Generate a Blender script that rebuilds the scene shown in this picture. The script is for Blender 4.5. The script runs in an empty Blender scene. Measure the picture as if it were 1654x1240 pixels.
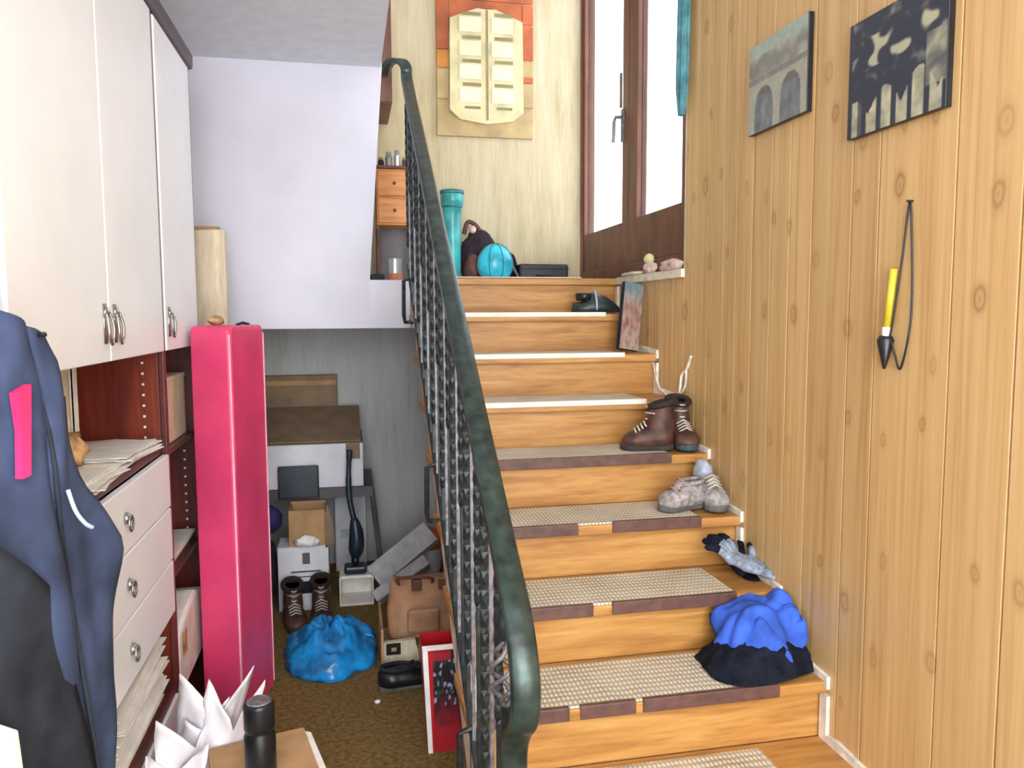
import bpy, bmesh, math, random
from mathutils import Vector, Matrix, noise

# ------------------------------------------------------------------ camera, sky, light, exposure
SC = bpy.context.scene
COL = SC.collection
R_ = random.Random(7)
cam_d = bpy.data.cameras.new('camera')
cam = bpy.data.objects.new('camera', cam_d)
COL.objects.link(cam)
cam_d.sensor_fit = 'HORIZONTAL'
cam_d.sensor_width = 36.0
cam_d.lens = 1259.2 / 1654 * 36.0
cam_d.clip_start = 0.05
_r, _u, _f = Vector((.97890525, -.20426214, -.00463493)), Vector((.02244412, .08495781, .99613173)), Vector((.20307823, .97522261, -.08775013))
cam.matrix_world = Matrix(((_r.x, _u.x, -_f.x, -.3404), (_r.y, _u.y, -_f.y, -3.7774), (_r.z, _u.z, -_f.z, 1.4198), (0, 0, 0, 1)))
SC.camera = cam

world = bpy.data.worlds.new('overcast_sky')
SC.world = world
world.use_nodes = True
bg = world.node_tree.nodes['Background']
bg.inputs[0].default_value = (.90, .95, 1.0, 1)
bg.inputs[1].default_value = 7.0

def portal(name, loc, rot, sx, sy):
    l = bpy.data.lights.new(name, 'AREA'); l.shape = 'RECTANGLE'; l.size = sx; l.size_y = sy
    l.cycles.is_portal = True
    o = bpy.data.objects.new(name, l); COL.objects.link(o); o.location = loc; o.rotation_euler = rot
portal('window_portal', (1.13, -.03, 2.85), (0, math.radians(90), 0), 2.1, 1.5)          # landing window
portal('unseen_window_portal', (.05, -5.28, 2.05), (math.radians(90), 0, 0), 2.3, 4.0)   # unseen, enlarged window behind the camera
SC.view_settings.view_transform = 'Standard'
SC.view_settings.look = 'None'
SC.view_settings.gamma = 1
SC.view_settings.use_curve_mapping = False
SC.view_settings.exposure = 1.05

# ------------------------------------------------------------------ materials
def lin(c):
    if isinstance(c, str): c = [int(c[i:i + 2], 16) / 255 for i in (0, 2, 4)]
    return tuple(x / 12.92 if x <= .04045 else ((x + .055) / 1.055) ** 2.4 for x in c) + (1,)

class NT:
    def __init__(s, name, rough=.6, metal=0., spec=.5):
        s.m = bpy.data.materials.new(name); s.m.use_nodes = True
        s.t = s.m.node_tree; s.b = s.t.nodes['Principled BSDF']
        s.b.inputs['Roughness'].default_value = rough
        s.b.inputs['Metallic'].default_value = metal
        s.b.inputs['Specular IOR Level'].default_value = spec
    def n(s, kind, **kw):
        nd = s.t.nodes.new(kind)
        for k, v in kw.items():
            if k.startswith('i_'): nd.inputs[int(k[2:]) if k[2:].isdigit() else k[2:].replace('_', ' ')].default_value = v
            else: setattr(nd, k, v)
        return nd
    def l(s, a, b): s.t.links.new(a, b)
    def coord(s, scale=(1, 1, 1), src='Object'):
        tc = s.n('ShaderNodeTexCoord'); mp = s.n('ShaderNodeMapping')
        mp.inputs['Scale'].default_value = scale
        s.l(tc.outputs[src], mp.inputs[0]); return mp.outputs[0]
    def noise(s, vec, scale=5, detail=3, rough=.5, dist=0):
        nd = s.n('ShaderNodeTexNoise'); nd.inputs['Scale'].default_value = scale; nd.inputs['Detail'].default_value = detail
        nd.inputs['Roughness'].default_value = rough; nd.inputs['Distortion'].default_value = dist
        s.l(vec, nd.inputs['Vector']); return nd.outputs['Fac']
    def ramp(s, fac, stops):
        nd = s.n('ShaderNodeValToRGB'); e = nd.color_ramp.elements
        while len(e) < len(stops): e.new(.5)
        for el, (p, c) in zip(e, stops): el.position = p; el.color = lin(c)
        s.l(fac, nd.inputs[0]); return nd.outputs[0]
    def mix(s, fac, a, b, mode='MIX'):
        nd = s.n('ShaderNodeMix', data_type='RGBA', blend_type=mode)
        for v, i in ((fac, 0), (a, 6), (b, 7)):
            if isinstance(v, (int, float, tuple)): nd.inputs[i].default_value = v
            else: s.l(v, nd.inputs[i])
        return nd.outputs[2]
    def math(s, op, a, b=0., c=0.):
        nd = s.n('ShaderNodeMath', operation=op)
        for i, v in enumerate((a, b, c)):
            if isinstance(v, (int, float)): nd.inputs[i].default_value = v
            else: s.l(v, nd.inputs[i])
        return nd.outputs[0]
    def bump(s, h, strength=.3, dist=.01):
        nd = s.n('ShaderNodeBump'); nd.inputs['Strength'].default_value = strength; nd.inputs['Distance'].default_value = dist
        s.l(h, nd.inputs['Height']); s.l(nd.outputs[0], s.b.inputs['Normal'])
    def col(s, c):
        if isinstance(c, str): s.b.inputs['Base Color'].default_value = lin(c)
        else: s.l(c, s.b.inputs['Base Color'])

def plain(name, c, rough=.6, metal=0., var=.12, scale=9, bump=0., spec=.5, stretch=(1, 1, 1)):
    s = NT(name, rough, metal, spec)
    v = s.coord(stretch); f = s.noise(v, scale, 4)
    rgb = [int(c[i:i + 2], 16) / 255 for i in (0, 2, 4)]
    lo = tuple(max(0, x * (1 - var)) for x in rgb); hi = tuple(min(1, x * (1 + var * .6)) for x in rgb)
    s.col(s.ramp(f, [(.3, lo), (.7, hi)]))
    if bump: s.bump(f, bump, .01)
    return s.m

def wood(name, dark, mid, light, grain=(14, 14, 1.2), rough=.45, scale=2.2, rand=True):
    s = NT(name, rough)
    v = s.coord(grain)
    if rand:
        oi = s.n('ShaderNodeObjectInfo'); add = s.n('ShaderNodeVectorMath', operation='ADD')
        sc = s.n('ShaderNodeVectorMath', operation='SCALE'); sc.inputs['Scale'].default_value = 37.
        cmb = s.n('ShaderNodeCombineXYZ'); s.l(oi.outputs['Random'], cmb.inputs[0]); s.l(oi.outputs['Random'], cmb.inputs[1]); s.l(oi.outputs['Random'], cmb.inputs[2])
        s.l(cmb.outputs[0], sc.inputs[0]); s.l(v, add.inputs[0]); s.l(sc.outputs[0], add.inputs[1]); v = add.outputs[0]
    f = s.noise(v, scale, 5, .6, .6)
    g = s.noise(v, scale * 4, 3, .6)
    m = s.math('ADD', s.math('MULTIPLY', f, .75), s.math('MULTIPLY', g, .25))
    s.col(s.ramp(m, [(.33, dark), (.5, mid), (.68, light)]))
    s.bump(g, .06, .004)
    return s.m

def pine_panel(name):
    s = NT(name, .42)
    tc = s.n('ShaderNodeTexCoord'); oi = s.n('ShaderNodeObjectInfo')
    mp = s.n('ShaderNodeMapping'); mp.inputs['Scale'].default_value = (1, 26, .7); s.l(tc.outputs['Object'], mp.inputs[0])
    cmb = s.n('ShaderNodeCombineXYZ'); r40 = s.math('MULTIPLY', oi.outputs['Random'], 40.)
    s.l(r40, cmb.inputs[0])
    add = s.n('ShaderNodeVectorMath', operation='ADD'); s.l(mp.outputs[0], add.inputs[0]); s.l(cmb.outputs[0], add.inputs[1])
    f = s.noise(add.outputs[0], 1.5, 5, .6, .5)
    base = s.ramp(f, [(.28, 'b28a54'), (.47, 'c8a26a'), (.7, 'd3b07c')])
    tone = s.math('MULTIPLY_ADD', oi.outputs['Random'], .16, .92)
    hs = s.n('ShaderNodeHueSaturation'); s.l(base, hs.inputs['Color']); s.l(tone, hs.inputs['Value']); base = hs.outputs[0]
    # knots: sparse voronoi cells with a ring and a dark heart
    mk = s.n('ShaderNodeMapping'); mk.inputs['Scale'].default_value = (6.6, 3.9, 0); sx = s.n('ShaderNodeSeparateXYZ'); cx = s.n('ShaderNodeCombineXYZ'); s.l(tc.outputs['Object'], sx.inputs[0]); s.l(sx.outputs[1], cx.inputs[0]); s.l(sx.outputs[2], cx.inputs[1]); s.l(cx.outputs[0], mk.inputs[0])
    wob = s.n('ShaderNodeTexNoise'); wob.inputs['Scale'].default_value = 9; s.l(tc.outputs['Object'], wob.inputs['Vector'])
    wv = s.n('ShaderNodeVectorMath', operation='SCALE'); wv.inputs['Scale'].default_value = .16; s.l(wob.outputs['Color'], wv.inputs[0])
    av = s.n('ShaderNodeVectorMath', operation='ADD'); s.l(mk.outputs[0], av.inputs[0]); s.l(wv.outputs[0], av.inputs[1])
    vo = s.n('ShaderNodeTexVoronoi', voronoi_dimensions='2D'); vo.inputs['Scale'].default_value = 1.; vo.inputs['Randomness'].default_value = .85; s.l(av.outputs[0], vo.inputs['Vector'])
    sep = s.n('ShaderNodeSeparateColor'); s.l(vo.outputs['Color'], sep.inputs[0])
    on = s.math('GREATER_THAN', sep.outputs[0], .4)
    kd = s.math('MULTIPLY', vo.outputs['Distance'], s.math('MULTIPLY_ADD', sep.outputs[2], .9, .75))
    kn = s.ramp(kd, [(.0, (.8, .8, .8)), (.05, (.55, .55, .55)), (.095, (.9, .9, .9)), (.125, (.55, .55, .55)), (.2, (0, 0, 0))])
    fac = s.math('MULTIPLY', s.math('MULTIPLY', kn, on), s.math('MULTIPLY_ADD', sep.outputs[1], .5, .35))
    s.col(s.mix(fac, base, lin('84552a')))
    s.bump(f, .05, .003)
    return s.m

def woven(name, a, b, sx=150, sy=75):
    s = NT(name, .85, 0, .2)
    v = s.coord((1, 1, 1))
    w1 = s.n('ShaderNodeTexWave', wave_type='BANDS', bands_direction='X'); w1.inputs['Scale'].default_value = sx / 6.283; w1.inputs['Distortion'].default_value = 1.2
    w2 = s.n('ShaderNodeTexWave', wave_type='BANDS', bands_direction='Y'); w2.inputs['Scale'].default_value = sy / 6.283; w2.inputs['Distortion'].default_value = 1.8
    s.l(v, w1.inputs[0]); s.l(v, w2.inputs[0])
    m = s.math('MULTIPLY', w1.outputs['Fac'], w2.outputs['Fac'])
    n = s.noise(v, 6, 3)
    s.col(s.ramp(s.math('ADD', s.math('MULTIPLY', m, .6), s.math('MULTIPLY', n, .4)), [(.12, a), (.6, b)]))
    s.bump(m, .5, .004)
    return s.m

def stained_wall(name, a, b, c):
    s = NT(name, .85, 0, .2)
    f = s.noise(s.coord((7, 7, .9)), 2.3, 5, .6)
    g = s.noise(s.coord((60, 60, 3)), 2.0, 3, .6)
    h = s.noise(s.coord((1, 1, 1)), 1.6, 3)
    m = s.math('ADD', s.math('MULTIPLY', f, .45), s.math('ADD', s.math('MULTIPLY', g, .25), s.math('MULTIPLY', h, .3)))
    s.col(s.ramp(m, [(.35, a), (.5, b), (.62, c)]))
    s.bump(g, .15, .004)
    return s.m

def vcol(name, rough=.5):
    s = NT(name, rough)
    at = s.n('ShaderNodeVertexColor'); at.layer_name = 'print'
    s.l(at.outputs[0], s.b.inputs['Base Color'])
    return s.m

def glass(name, tint=(1, 1, 1, 1)):
    m = bpy.data.materials.new(name); m.use_nodes = True; t = m.node_tree; t.nodes.clear()
    o = t.nodes.new('ShaderNodeOutputMaterial'); mx = t.nodes.new('ShaderNodeMixShader'); tr = t.nodes.new('ShaderNodeBsdfTransparent'); gl = t.nodes.new('ShaderNodeBsdfGlossy')
    gl.inputs['Roughness'].default_value = .03; mx.inputs[0].default_value = .07; tr.inputs[0].default_value = tint
    t.links.new(tr.outputs[0], mx.inputs[1]); t.links.new(gl.outputs[0], mx.inputs[2]); t.links.new(mx.outputs[0], o.inputs[0])
    return m

M = {}
M['pine'] = pine_panel('pine_panelling')
M['groove'] = plain('groove_wood', '5a3a1c')
M['plaster'] = plain('white_plaster', 'dcdce6', .9, var=.04, scale=3)
M['lilac'] = plain('lilac_white_plaster', 'd9d8e4', .9, var=.04, scale=2.5)
M['ceil'] = plain('ceiling_white', 'e2e4ea', .95, var=.03, scale=14, bump=.25)
M['grey_wall'] = stained_wall('grey_render', 'a3a39c', 'b9b9b6', 'c2c2c1')
M['beige_wall'] = stained_wall('stained_beige_wallpaper', 'ab9c78', 'c0b290', 'cbbfa4')
M['carpet'] = plain('olive_brown_carpet', '7d663e', .98, var=.22, scale=60, bump=.5, spec=.1)
M['tread'] = wood('stair_wood', '93602a', 'b27f40', 'c49655', (1.1, 12, 12))
M['mat'] = woven('woven_mat', '9f9278', 'e6decb')
M['mat_glare'] = plain('cream_mat_glare', 'efe9da', .8, var=.08)  # cream whitened to paint in the window glare
M['nosing'] = plain('brown_rubber_nosing', '5e4038', .5, var=.2, scale=30)
M['cream'] = plain('cream_paint', 'e3d9c4', .7, var=.1, scale=20)
M['soffit'] = plain('grey_soffit', '9b9890', .9)
M['iron'] = plain('dark_green_wrought_iron', '2f3637', .42, .45, .35, 40, .15)
M['iron_rail'] = plain('dark_green_metal_handrail', '36423d', .32, .5, .35, 30, .08)
M['iron_grey'] = plain('worn_grey_iron', '76757a', .45, .35, .3, 60, .15)
M['red_wood'] = wood('red_brown_window_wood', '4a2618', '663a26', '7b4c36', (6, 6, 1))
M['glass'] = glass('window_glass')
_g = NT('fill_globe_glass', .4); _g.col('ffffff'); _g.b.inputs['Emission Color'].default_value = (1, .97, .93, 1); _g.b.inputs['Emission Strength'].default_value = 6.  # glow of the added fill lamp
M['globe'] = _g.m
M['glass_dimmed'] = glass('dimmed_window_glass', (.55, .56, .58, 1))  # grey tint added to cut the daylight through the landing window
M['lam'] = plain('white_laminate', 'f1f5fa', .35, var=.025, scale=3)
M['mahog'] = wood('mahogany_veneer', '3a1712', '54211a', '6b2d20', (10, 10, 1), .35)
M['mahog_red'] = wood('red_mahogany_veneer', '571a12', '732a19', '8a3a22', (10, 10, 1), .35)
M['dark_trim'] = plain('plum_brown_trim', '4a3438', .4, var=.12)
M['silver'] = plain('polished_silver', 'b9b9b6', .22, 1, .1, 20)
M['pink'] = plain('magenta_card', 'd8426f', .34, var=.12, scale=4)
M['pink_edge'] = plain('pale_pink_edge', 'e6a3b4', .5)
M['card'] = plain('brown_cardboard', 'b08a60', .85, var=.12, scale=12)
M['card_dark'] = plain('dull_brown_cardboard', '867058', .85, var=.12, scale=10)
M['card_pale'] = plain('pale_beige_card', 'dccdb0', .8, var=.08, scale=10, stretch=(6, 6, 1))
M['white_card'] = plain('white_carton', 'd9d8de', .7, var=.05)
M['paper'] = plain('white_paper', 'ece8e0', .8, var=.06, scale=16, bump=.2)
M['black'] = plain('black_plastic', '17181b', .35, var=.3)
M['black_cloth'] = plain('black_fabric', '181b26', .95, var=.45, scale=25, bump=.6, spec=.15)
M['blue_cloth'] = plain('royal_blue_fabric', '3f62c4', .9, var=.25, scale=14, bump=.5, spec=.15)
M['blue_plastic'] = plain('bright_blue_plastic', '1f86d8', .26, var=.45, scale=11, bump=.9)
M['navy'] = plain('slate_navy_fabric', '3a4560', .85, var=.22, scale=12, bump=.45, spec=.2)
M['charcoal'] = plain('charcoal_fabric', '2b2f37', .9, var=.25, scale=12, bump=.4, spec=.15)
M['hot_pink'] = plain('hot_pink_zip', 'f0336f', .5)
M['reflect'] = plain('pale_reflective_piping', 'b3c3dc', .4)
M['teal'] = plain('teal_ceramic', '3fa6a4', .3, var=.2, scale=12)
M['teal_dark'] = plain('dark_teal', '237372', .4)
M['turq'] = plain('turquoise_plastic', '35b4c8', .25, var=.3, scale=9)
M['maroon'] = plain('dark_maroon_fabric', '2a1a22', .9, var=.4, scale=20, bump=.4)
M['boot'] = plain('brown_leather', '4e3026', .55, var=.4, scale=22, bump=.3)
M['boot_trim'] = plain('dark_padded_trim', '2a1d1c', .8, var=.3)
M['grey_shoe'] = plain('grey_mesh_fabric', '9a938f', .8, var=.3, scale=60, bump=.5)
M['sole'] = plain('dark_rubber_sole', '33302f', .8, var=.25)
M['sole_teal'] = plain('teal_grey_rubber', '35484c', .7, var=.25)
M['grey_sole'] = plain('grey_rubber_sole', '5e5a56', .8, var=.25)
M['lace'] = plain('pale_laces', 'c9bdae', .8)
M['pink_lace'] = plain('dusty_pink_accent', 'b0808a', .8)
M['glove'] = plain('grey_knit', '8b95a4', .9, var=.25, scale=70, bump=.5)
M['green_dark'] = plain('dark_green_rubber', '26332f', .4, var=.3)
M['grey_band'] = plain('silver_grey_band', 'a9b0bd', .4)
M['yellow'] = plain('yellow_tube', 'dcc436', .4, var=.12)
M['tan'] = plain('tan_leather', 'b08560', .6, var=.15, scale=14, bump=.2)
M['tan_dark'] = plain('brown_leather_trim', '6b3f2c', .6, var=.2)
M['orange_wood'] = wood('orange_wood', '9c5a22', 'bf7a38', 'd2924c', (1, 10, 10))
M['terracotta'] = plain('terracotta_paint', 'b4603a', .8, var=.18, scale=6)
M['ochre_tan'] = plain('tan_paint', 'b39a6c', .8, var=.15, scale=6)
M['amber_paint'] = plain('amber_paint', 'bd7c36', .8, var=.15, scale=6)
M['cream_art'] = plain('cream_shutter_paint', 'd2c598', .8, var=.12, scale=8)
M['pale_art'] = plain('pale_shutter_panel', 'e2d8b2', .8, var=.07, scale=8)
M['olive_art'] = plain('olive_line_paint', '8a7f58', .8)
M['styro'] = plain('grey_white_foam', 'b9bab8', .85, var=.1, scale=25)
M['orange_p'] = plain('orange_plastic', 'd9703a', .5, var=.3, scale=8)
M['red_bag'] = plain('red_paper', 'c01622', .4, var=.12)
M['white_plastic'] = plain('white_plastic_bag', 'ece6ea', .35, var=.06, scale=10)
M['vac'] = plain('dark_blue_plastic', '1f2b38', .35, var=.25)
M['table'] = plain('grey_brown_metal', '554e50', .5, var=.15)
M['purple'] = plain('deep_violet_fabric', '2c2760', .8, var=.3)
M['crumple'] = plain('sandy_fabric', 'c09a6c', .9, var=.35, scale=26, bump=.6)
M['pinkish'] = plain('pale_pink_cloth', 'd9bcae', .9, var=.25, scale=22, bump=.5)
M['lime'] = plain('pale_lime_foam', 'd0cf92', .7)
M['print'] = vcol('printed_colour')
M['white_trim'] = plain('white_skirting', 'e6ddcf', .7, var=.15, scale=22)
M['curtain'] = plain('teal_curtain', '4e868e', .85, var=.25, scale=20, bump=.3)
M['tin'] = plain('silver_tin', 'b7bdbd', .3, .8)
M['copper'] = plain('copper_paint', 'b9724e', .5)
M['leather_bag'] = plain('brown_red_leather', '5d3430', .6, var=.3, scale=20)

# ------------------------------------------------------------------ mesh helpers
class B:
    """collects shapes into one bmesh, then links it as one mesh object"""
    def __init__(s): s.bm = bmesh.new()
    def box(s, x0, x1, y0, y1, z0, z1, mi=0):
        vs = [s.bm.verts.new(v) for v in ((x0, y0, z0), (x1, y0, z0), (x1, y1, z0), (x0, y1, z0), (x0, y0, z1), (x1, y0, z1), (x1, y1, z1), (x0, y1, z1))]
        for f in ((0, 3, 2, 1), (4, 5, 6, 7), (0, 1, 5, 4), (1, 2, 6, 5), (2, 3, 7, 6), (3, 0, 4, 7)):
            s.bm.faces.new([vs[i] for i in f]).material_index = mi
        return s
    def rings(s, rings, cap=True, closed=True, mi=0):
        V = [[s.bm.verts.new(p) for p in r] for r in rings]; n = len(V[0])
        for a, b in zip(V, V[1:]):
            for i in range(n if closed else n - 1):
                j = (i + 1) % n
                s.bm.faces.new((a[i], a[j], b[j], b[i])).material_index = mi
        if cap and closed:
            s.bm.faces.new(V[0][::-1]).material_index = mi; s.bm.faces.new(V[-1]).material_index = mi
        return s
    def tube(s, pts, r, n=8, mi=0, flat=1.):
        pts = [Vector(p) for p in pts]; rs = r if isinstance(r, (list, tuple)) else [r] * len(pts)
        rings = []; prev = None
        for i, p in enumerate(pts):
            t = (pts[min(i + 1, len(pts) - 1)] - pts[max(i - 1, 0)]).normalized()
            if prev is None:
                a = Vector((0, 0, 1)) if abs(t.z) < .9 else Vector((1, 0, 0)); prev = (a - t * a.dot(t)).normalized()
            else: prev = (prev - t * prev.dot(t)).normalized()
            q = t.cross(prev)
            rings.append([p + (prev * math.cos(2 * math.pi * k / n) * flat + q * math.sin(2 * math.pi * k / n)) * rs[i] for k in range(n)])
        return s.rings(rings, mi=mi)
    def sweep(s, pts, w, h, side=(1, 0, 0), mi=0, bev=.25):
        """octagonal flat section; w along 'side', h perpendicular"""
        pts = [Vector(p) for p in pts]; sd = Vector(side); rings = []
        for i, p in enumerate(pts):
            t = (pts[min(i + 1, len(pts) - 1)] - pts[max(i - 1, 0)]).normalized()
            sv = (sd - t * sd.dot(t)).normalized(); n = t.cross(sv).normalized()
            c = min(w, h) * bev
            sec = [(-w / 2, -h / 2 + c), (-w / 2 + c, -h / 2), (w / 2 - c, -h / 2), (w / 2, -h / 2 + c), (w / 2, h / 2 - c), (w / 2 - c, h / 2), (-w / 2 + c, h / 2), (-w / 2, h / 2 - c)]
            rings.append([p + sv * a + n * b for a, b in sec])
        return s.rings(rings, mi=mi)
    def lathe(s, prof, c=(0, 0, 0), n=20, mi=0, cap=True):
        return s.rings([[(c[0] + r * math.cos(2 * math.pi * k / n), c[1] + r * math.sin(2 * math.pi * k / n), c[2] + z) for k in range(n)] for r, z in prof], cap=cap, mi=mi)
    def prism(s, outline, d0, d1, axes='yz', mi=0):
        ia = ['xyz'.index(a) for a in axes]; io = 3 - sum(ia)
        def P(q, d):
            v = [0, 0, 0]; v[ia[0]], v[ia[1]], v[io] = q[0], q[1], d; return v
        a = [s.bm.verts.new(P(q, d0)) for q in outline]; b = [s.bm.verts.new(P(q, d1)) for q in outline]; n = len(a)
        s.bm.faces.new(a).material_index = mi; s.bm.faces.new(b[::-1]).material_index = mi
        for i in range(n):
            j = (i + 1) % n; s.bm.faces.new((a[i], b[i], b[j], a[j])).material_index = mi
        return s
    def blob(s, c, r, amp=.15, freq=2., seed=0, sub=3, flat=None, mi=0):
        m = bmesh.ops.create_icosphere(s.bm, subdivisions=sub, radius=1.)
        for v in m['verts']:
            d = v.co.normalized(); k = 1 + amp * noise.noise(d * freq + Vector((seed, seed * 2.3, 0))) + amp * .5 * noise.noise(d * freq * 2.7 + Vector((seed, 0, 3)))
            v.co = Vector((c[0] + d.x * r[0] * k, c[1] + d.y * r[1] * k, c[2] + d.z * r[2] * k))
            if flat is not None and v.co.z < flat: v.co.z = flat
        if mi:
            for f in {f for v in m['verts'] for f in v.link_faces}: f.material_index = mi
        return s
    def sheet(s, fn, nu, nv, mi=0):
        """fn(u,v) -> point, 0..1"""
        V = [[s.bm.verts.new(fn(i / nu, j / nv)) for j in range(nv + 1)] for i in range(nu + 1)]
        for i in range(nu):
            for j in range(nv): s.bm.faces.new((V[i][j], V[i + 1][j], V[i + 1][j + 1], V[i][j + 1])).material_index = mi
        return s
    def xf(s, mat):
        bmesh.ops.transform(s.bm, matrix=mat, verts=s.bm.verts); return s
    def build(s, name, mats, parent=None, smooth=False, bevel=0., solid=0., sub=0, loc=None):
        bmesh.ops.recalc_face_normals(s.bm, faces=s.bm.faces)
        me = bpy.data.meshes.new(name)
        if loc is not None: bmesh.ops.translate(s.bm, verts=s.bm.verts, vec=-Vector(loc))
        s.bm.to_mesh(me); s.bm.free()
        for m in (mats if isinstance(mats, (list, tuple)) else [mats]): me.materials.append(M[m])
        if smooth:
            for p in me.polygons: p.use_smooth = True
        o = bpy.data.objects.new(name, me); COL.objects.link(o)
        if loc is not None: o.location = loc
        if parent is not None:
            o.parent = parent
            if loc is None: o.matrix_parent_inverse = Matrix.Translation(-Vector(parent.location)) @ Matrix() if parent.rotation_euler == ZERO else (Matrix.Translation(parent.location) @ parent.rotation_euler.to_matrix().to_4x4()).inverted()
        if solid:
            md = o.modifiers.new('thick', 'SOLIDIFY'); md.thickness = solid; md.offset = 0
        if bevel:
            md = o.modifiers.new('bev', 'BEVEL'); md.width = bevel; md.segments = 2; md.limit_method = 'ANGLE'
        if sub:
            md = o.modifiers.new('sub', 'SUBSURF'); md.levels = sub; md.render_levels = sub
        return o
from mathutils import Euler
ZERO = Euler((0, 0, 0))

def tag(o, label, cat, group=None):
    o['label'] = label; o['category'] = cat
    if group: o['group'] = group
    return o
def thing(name, label, cat, loc=(0, 0, 0), group=None):
    o = bpy.data.objects.new(name, None); COL.objects.link(o); o.location = loc; o.empty_display_size = .05
    return tag(o, label, cat, group)
def struct(o): o['kind'] = 'structure'; return o
def place(root, loc, rz=0., rx=0., ry=0.):
    root.location = loc; root.rotation_euler = (rx, ry, rz); return root
def arc(cy, cz, r, a0, a1, n): return [(cy + r * math.cos(math.radians(a0 + (a1 - a0) * i / n)), cz + r * math.sin(math.radians(a0 + (a1 - a0) * i / n))) for i in range(n + 1)]
def smooth_path(pts, n=6):
    P = [Vector(p) for p in pts]; out = []
    for i in range(len(P) - 1):
        p0, p1, p2, p3 = P[max(i - 1, 0)], P[i], P[i + 1], P[min(i + 2, len(P) - 1)]
        for k in range(n):
            t = k / n
            out.append(.5 * ((2 * p1) + (p2 - p0) * t + (2 * p0 - 5 * p1 + 4 * p2 - p3) * t * t + (3 * p1 - p0 - 3 * p2 + p3) * t ** 3))
    return out + [P[-1]]
def nz(x, y=0., z=0.): return noise.noise(Vector((x, y, z)))

# ------------------------------------------------------------------ the setting
RISE, RUN, LZ = .178, .26125, 1.602
YB, XL, XR = .73, -1.30, 1.0
YR = -5.2
CEIL, TOP = 2.565, 4.15
tz = lambda k: LZ - RISE * k

struct(B().box(XL, 1.2, YR - .1, YB, -.1, 0).build('floor', 'carpet'))
struct(B().box(-1.30, -.05, .0, YB, 1.362, LZ - .012).box(-.05, XR, .05, YB, 1.362, LZ - .012).build('floor_landing', 'plaster'))
struct(B().box(-1.30, -.17, YR, .0, CEIL, CEIL + .25).build('ceiling', 'ceil'))
struct(B().box(-1.45, 1.25, YR - .1, YB + .15, TOP, TOP + .1).build('ceiling_stairwell', 'ceil'))
struct(B().box(XL - .12, XL, YR, YB + .12, 0, TOP).build('wall_left', 'lilac'))
struct(B().box(XL, 1.2, YB, YB + .12, 0, LZ - .12).build('wall_back', 'grey_wall'))
struct(B().box(XL, 1.055, YB, YB + .12, LZ - .12, TOP).build('wall_back_landing', 'beige_wall'))
# upper storey wall above the lower ceiling, along the open stairwell
struct(B().box(-.28, -.17, YR, -.001, CEIL + .25, TOP).build('wall_upper', 'lilac'))
# partition beside the landing; its free edge leans a little
o = struct(B().prism([(XL, 1.362), (-.238, 1.362), (-.238, LZ), (-.165, 2.56), (-.165, TOP), (XL, TOP)], -.012, .09, 'xz').build('wall_partition', 'lilac'))
# landing side wall (seen edge on)
struct(B().prism([(-.33, LZ - .012), (-.242, LZ - .012), (-.172, 2.56), (-.172, TOP), (-.33, TOP)], .09, YB, 'xz').build('wall_landing_side', 'cream'))
# rear wall; its unseen window is enlarged to let more light in
b = B()
b.box(XL, -1.05, YR - .1, YR, 0, TOP).box(1.15, 1.2, YR - .1, YR, 0, TOP).box(-1.05, 1.15, YR - .1, YR, 0, .06).box(-1.05, 1.15, YR - .1, YR, 4.06, TOP)
struct(b.build('wall_rear', 'plaster'))
w2 = struct(B().box(-1.05, -1.0, YR - .08, YR - .02, .06, 4.06).box(1.1, 1.15, YR - .08, YR - .02, .06, 4.06).box(-1.0, 1.1, YR - .08, YR - .02, .06, .12).box(-1.0, 1.1, YR - .08, YR - .02, 4.0, 4.06).box(.02, .08, YR - .08, YR - .02, .12, 4.0).box(-1.0, .02, YR - .08, YR - .02, 2.4, 2.46).box(.08, 1.1, YR - .08, YR - .02, 2.4, 2.46).build('unseen_window', 'red_wood'))
for x0, x1 in ((-1.0, .02), (.08, 1.1)):
    for z0, z1 in ((.12, 2.4), (2.46, 4.0)): B().box(x0, x1, YR - .055, YR - .049, z0, z1).build('pane', 'glass', w2)

# added globe lamp, unseen behind the camera, to brighten the lower room
lamp = thing('fill_lamp', 'added white globe lamp, an unseen fill light for the lower room', 'lamp', (-.55, -4.05, CEIL))
B().lathe([(.05, 2.54), (.05, 2.563), (.02, 2.565)], (-.55, -4.05, 0), 16).build('ceiling_rose', 'lam', lamp)
B().tube([(-.55, -4.05, 2.55), (-.55, -4.05, 2.40)], .004).build('flex', 'lam', lamp)
B().blob((-.55, -4.05, 2.29), (.12, .12, .12), 0, 1, 0, 4).build('globe', 'globe', lamp, smooth=True)
ld = bpy.data.lights.new('fill_bulb', 'POINT'); ld.energy = 85; ld.color = (1., .97, .93); ld.shadow_soft_size = .13
lo_ = bpy.data.objects.new('fill_bulb', ld); COL.objects.link(lo_); lo_.parent = lamp; lo_.location = (0, 0, -.275)

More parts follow.
